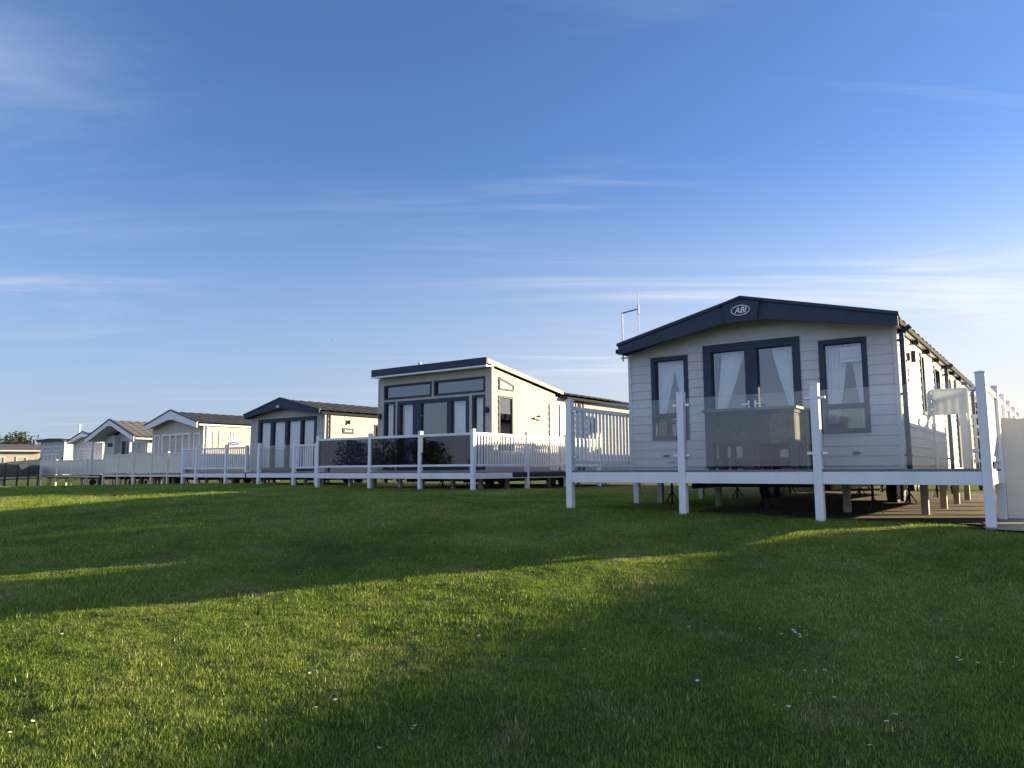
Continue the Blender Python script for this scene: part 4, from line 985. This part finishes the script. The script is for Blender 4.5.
# daisies
rnd = random.Random(21); first = None
DZ = [(1.89, 5.09), (1.89, 4.99), (1.81, 4.98), (1.87, 4.89), (1.81, 5.05), (1.81, 4.92), (1.73, 4.94), (1.81, 4.86), (1.96, 5.03), (2.15, 4.83), (1.6, 5.08), (1.18, 5.16), (1.35, 5.14), (1.06, 5.58), (1.61, 4.26), (1.64, 4.24), (1.7, 4.26), (1.59, 3.86), (1.48, 3.92), (1.33, 3.78), (1.27, 3.8), (2.49, 4.39), (2.51, 4.33), (2.55, 4.27), (2.66, 4.25), (2.67, 4.17), (1.7, 3.56), (1.76, 3.64), (-1.05, 4.17), (-0.97, 4.27), (-0.47, 3.85), (-0.49, 3.81), (-0.63, 3.63), (-2.57, 4.1), (-2.6, 4.04), (-2.58, 4.18), (-1.23, 4.71), (-3.33, 5.7), (-2.23, 6.29), (-0.1, 6.1), (1.06, 6.39), (-4.47, 8.71), (-2.49, 8.76), (0.49, 8.61), (1.99, 6.19), (3.28, 6.5), (3.67, 6.3), (3.85, 6.02), (0.46, 4.12), (-0.23, 5.26), (1.52, 3.34), (1.0, 4.2), (0.45, 4.84)]
for x, y in DZ:
    u_, s_ = at(x, y)
    dz = thing('daisy', u_, s_, G(u_, s_), 'tiny white daisy flower growing in the lawn', 'flower', 'daisies in the lawn', rnd.uniform(0, 6))
    if first is None:
        mb = MB(); mb.tube((0, 0, 0), (.004, .002, .05), .0012, .001, 5); mb.build('stem', 'grass_blade', dz)
        mb = MB()
        for k in range(12):
            t = k * math.pi / 6; c, s2 = math.cos(t), math.sin(t); w = .0035
            mb.face([(.004, .002, .050), (.004 + .011 * c - w * s2, .002 + .011 * s2 + w * c, .053), (.004 + .016 * c, .002 + .016 * s2, .053), (.004 + .011 * c + w * s2, .002 + .011 * s2 - w * c, .053)])
        mb.build('petals', 'daisy', dz)
        mb = MB(); mb.tube((.004, .002, .049), (.004, .002, .056), .005, .003, 8); mb.build('flower_heart', 'daisy_heart', dz)
        first = dz
    else:
        for ch in first.children:
            c = ch.copy(); col.objects.link(c); c.parent = dz
    dz.scale = (.7, .7, .85); dz.rotation_euler = (rnd.uniform(-.3, .3), rnd.uniform(-.3, .3), rnd.uniform(0, 6))

# ================================================================== CAMERA, LIGHT, SKY
cam = bpy.data.cameras.new('camera'); co = bpy.data.objects.new('camera', cam); col.objects.link(co); sc.camera = co
cam.sensor_width = 36; cam.lens = 750.97 / 1024 * 36; cam.clip_end = 3000; cam.clip_start = .05
co.matrix_world = Matrix.Translation((0, 0, EYE)) @ Matrix.Rotation(math.pi / 2 + .1141, 4, 'X') @ Matrix.Rotation(-.0045, 4, 'Z')

SAZ, SEL = R(14.0), R(10.2)                 # azimuth from +X towards +Y, elevation
S = Vector((math.cos(SAZ) * math.cos(SEL), math.sin(SAZ) * math.cos(SEL), math.sin(SEL)))
sl_ = bpy.data.lights.new('sun', 'SUN'); sl_.energy = 4.7; sl_.angle = R(.53); sl_.color = (1.0, .77, .46)
so_ = bpy.data.objects.new('sun', sl_); col.objects.link(so_); so_.rotation_euler = S.to_track_quat('Z', 'Y').to_euler(); so_.location = (30, 10, 20)

w = bpy.data.worlds.new('World'); sc.world = w; w.use_nodes = True; nt = w.node_tree; L = nt.links.new
bg = nt.nodes['Background']; sky = addn(nt, 'ShaderNodeTexSky'); sky.sky_type = 'NISHITA'; sky.sun_disc = False; sky.sun_elevation = SEL; sky.sun_rotation = math.pi / 2 - SAZ
sky.air_density = 1.0; sky.dust_density = .25; sky.ozone_density = 5.0; sky.altitude = 10
tc = addn(nt, 'ShaderNodeTexCoord'); sx = addn(nt, 'ShaderNodeSeparateXYZ'); L(tc.outputs['Generated'], sx.inputs[0])
def mth(op, a, b=None, c=None):
    n = addn(nt, 'ShaderNodeMath', operation=op)
    for i, q in enumerate((a, b, c)):
        if q is None: continue
        if isinstance(q, (int, float)): n.inputs[i].default_value = q
        else: L(q, n.inputs[i])
    return n.outputs[0]
zc = mth('ADD', mth('MAXIMUM', sx.outputs['Z'], 0.0), .07)
px = mth('DIVIDE', sx.outputs['X'], zc); py = mth('DIVIDE', sx.outputs['Y'], zc)
cb = addn(nt, 'ShaderNodeCombineXYZ'); L(px, cb.inputs[0]); L(py, cb.inputs[1])
mp = addn(nt, 'ShaderNodeMapping'); mp.inputs['Rotation'].default_value = (0, 0, R(38)); mp.inputs['Scale'].default_value = (.34, 1.25, 1); L(cb.outputs[0], mp.inputs['Vector'])
n1 = addn(nt, 'ShaderNodeTexNoise'); n1.inputs['Scale'].default_value = .9; n1.inputs['Detail'].default_value = 9; n1.inputs['Roughness'].default_value = .58; n1.inputs['Distortion'].default_value = .9
L(mp.outputs['Vector'], n1.inputs['Vector'])
n2 = addn(nt, 'ShaderNodeTexNoise'); n2.inputs['Scale'].default_value = .33; n2.inputs['Detail'].default_value = 3; L(cb.outputs[0], n2.inputs['Vector'])
def rng(v, a, b, c, d):
    n = addn(nt, 'ShaderNodeMapRange', clamp=True, interpolation_type='SMOOTHSTEP'); n.inputs['From Min'].default_value = a; n.inputs['From Max'].default_value = b; n.inputs['To Min'].default_value = c; n.inputs['To Max'].default_value = d; L(v, n.inputs['Value']); return n.outputs[0]
cir = mth('MULTIPLY', rng(n1.outputs['Fac'], .46, .72, 0, 1), rng(n2.outputs['Fac'], .40, .62, .10, 1))
def cmix(f, a, b):
    n = addn(nt, 'ShaderNodeMixRGB')
    for i, q in zip(('Fac', 'Color1', 'Color2'), (f, a, b)):
        if isinstance(q, tuple): n.inputs[i].default_value = (*q, 1)
        else: L(q, n.inputs[i])
    return n.outputs[0]
# thin high haze low in the sky: whitish towards the sun, blue-grey away from it, unseen brighter cloud added behind the camera to light the shaded fronts
hz = cmix(rng(sx.outputs['X'], -.55, .72, 0, 1), (1.45, 2.15, 2.8), (3.4, 3.95, 3.3))
hz = cmix(rng(sx.outputs['Y'], .15, -.6, 0, 1), hz, (2.4, 3.35, 4.5))
veil = mth('MULTIPLY', rng(sx.outputs['Z'], .0, .40, .85, 0), rng(sx.outputs['X'], -.3, .75, .9, 1.12))
veil = mth('MINIMUM', veil, 1.0)
veil = mth('MAXIMUM', veil, mth('MULTIPLY', rng(sx.outputs['Y'], .1, -.6, 0, .7), rng(sx.outputs['Z'], .25, .9, 1, .3)))
veil = mth('MULTIPLY', veil, rng(n1.outputs['Fac'], .3, .7, .86, 1.0))
base = cmix(veil, sky.outputs[0], hz)
cl = cmix(rng(sx.outputs['X'], -.6, .7, 0, 1), (2.3, 3.1, 3.7), (3.6, 4.5, 4.3))
class mx: outputs = [cmix(mth('MULTIPLY', cir, .85), base, cl)]
gr = addn(nt, 'ShaderNodeMixRGB', blend_type='MULTIPLY'); gr.inputs['Fac'].default_value = 1; L(mx.outputs[0], gr.inputs['Color1']); gr.inputs['Color2'].default_value = (.82, .665, .69, 1)
L(gr.outputs[0], bg.inputs['Color']); bg.inputs['Strength'].default_value = .12

vs = sc.view_settings; vs.view_transform = 'Standard'; vs.look = 'None'; vs.gamma = 1; vs.exposure = 1.62; vs.use_curve_mapping = False
sc.cycles.caustics_reflective = False; sc.cycles.caustics_refractive = False; sc.cycles.max_bounces = 8; sc.cycles.transparent_max_bounces = 24; sc.cycles.use_denoising = True
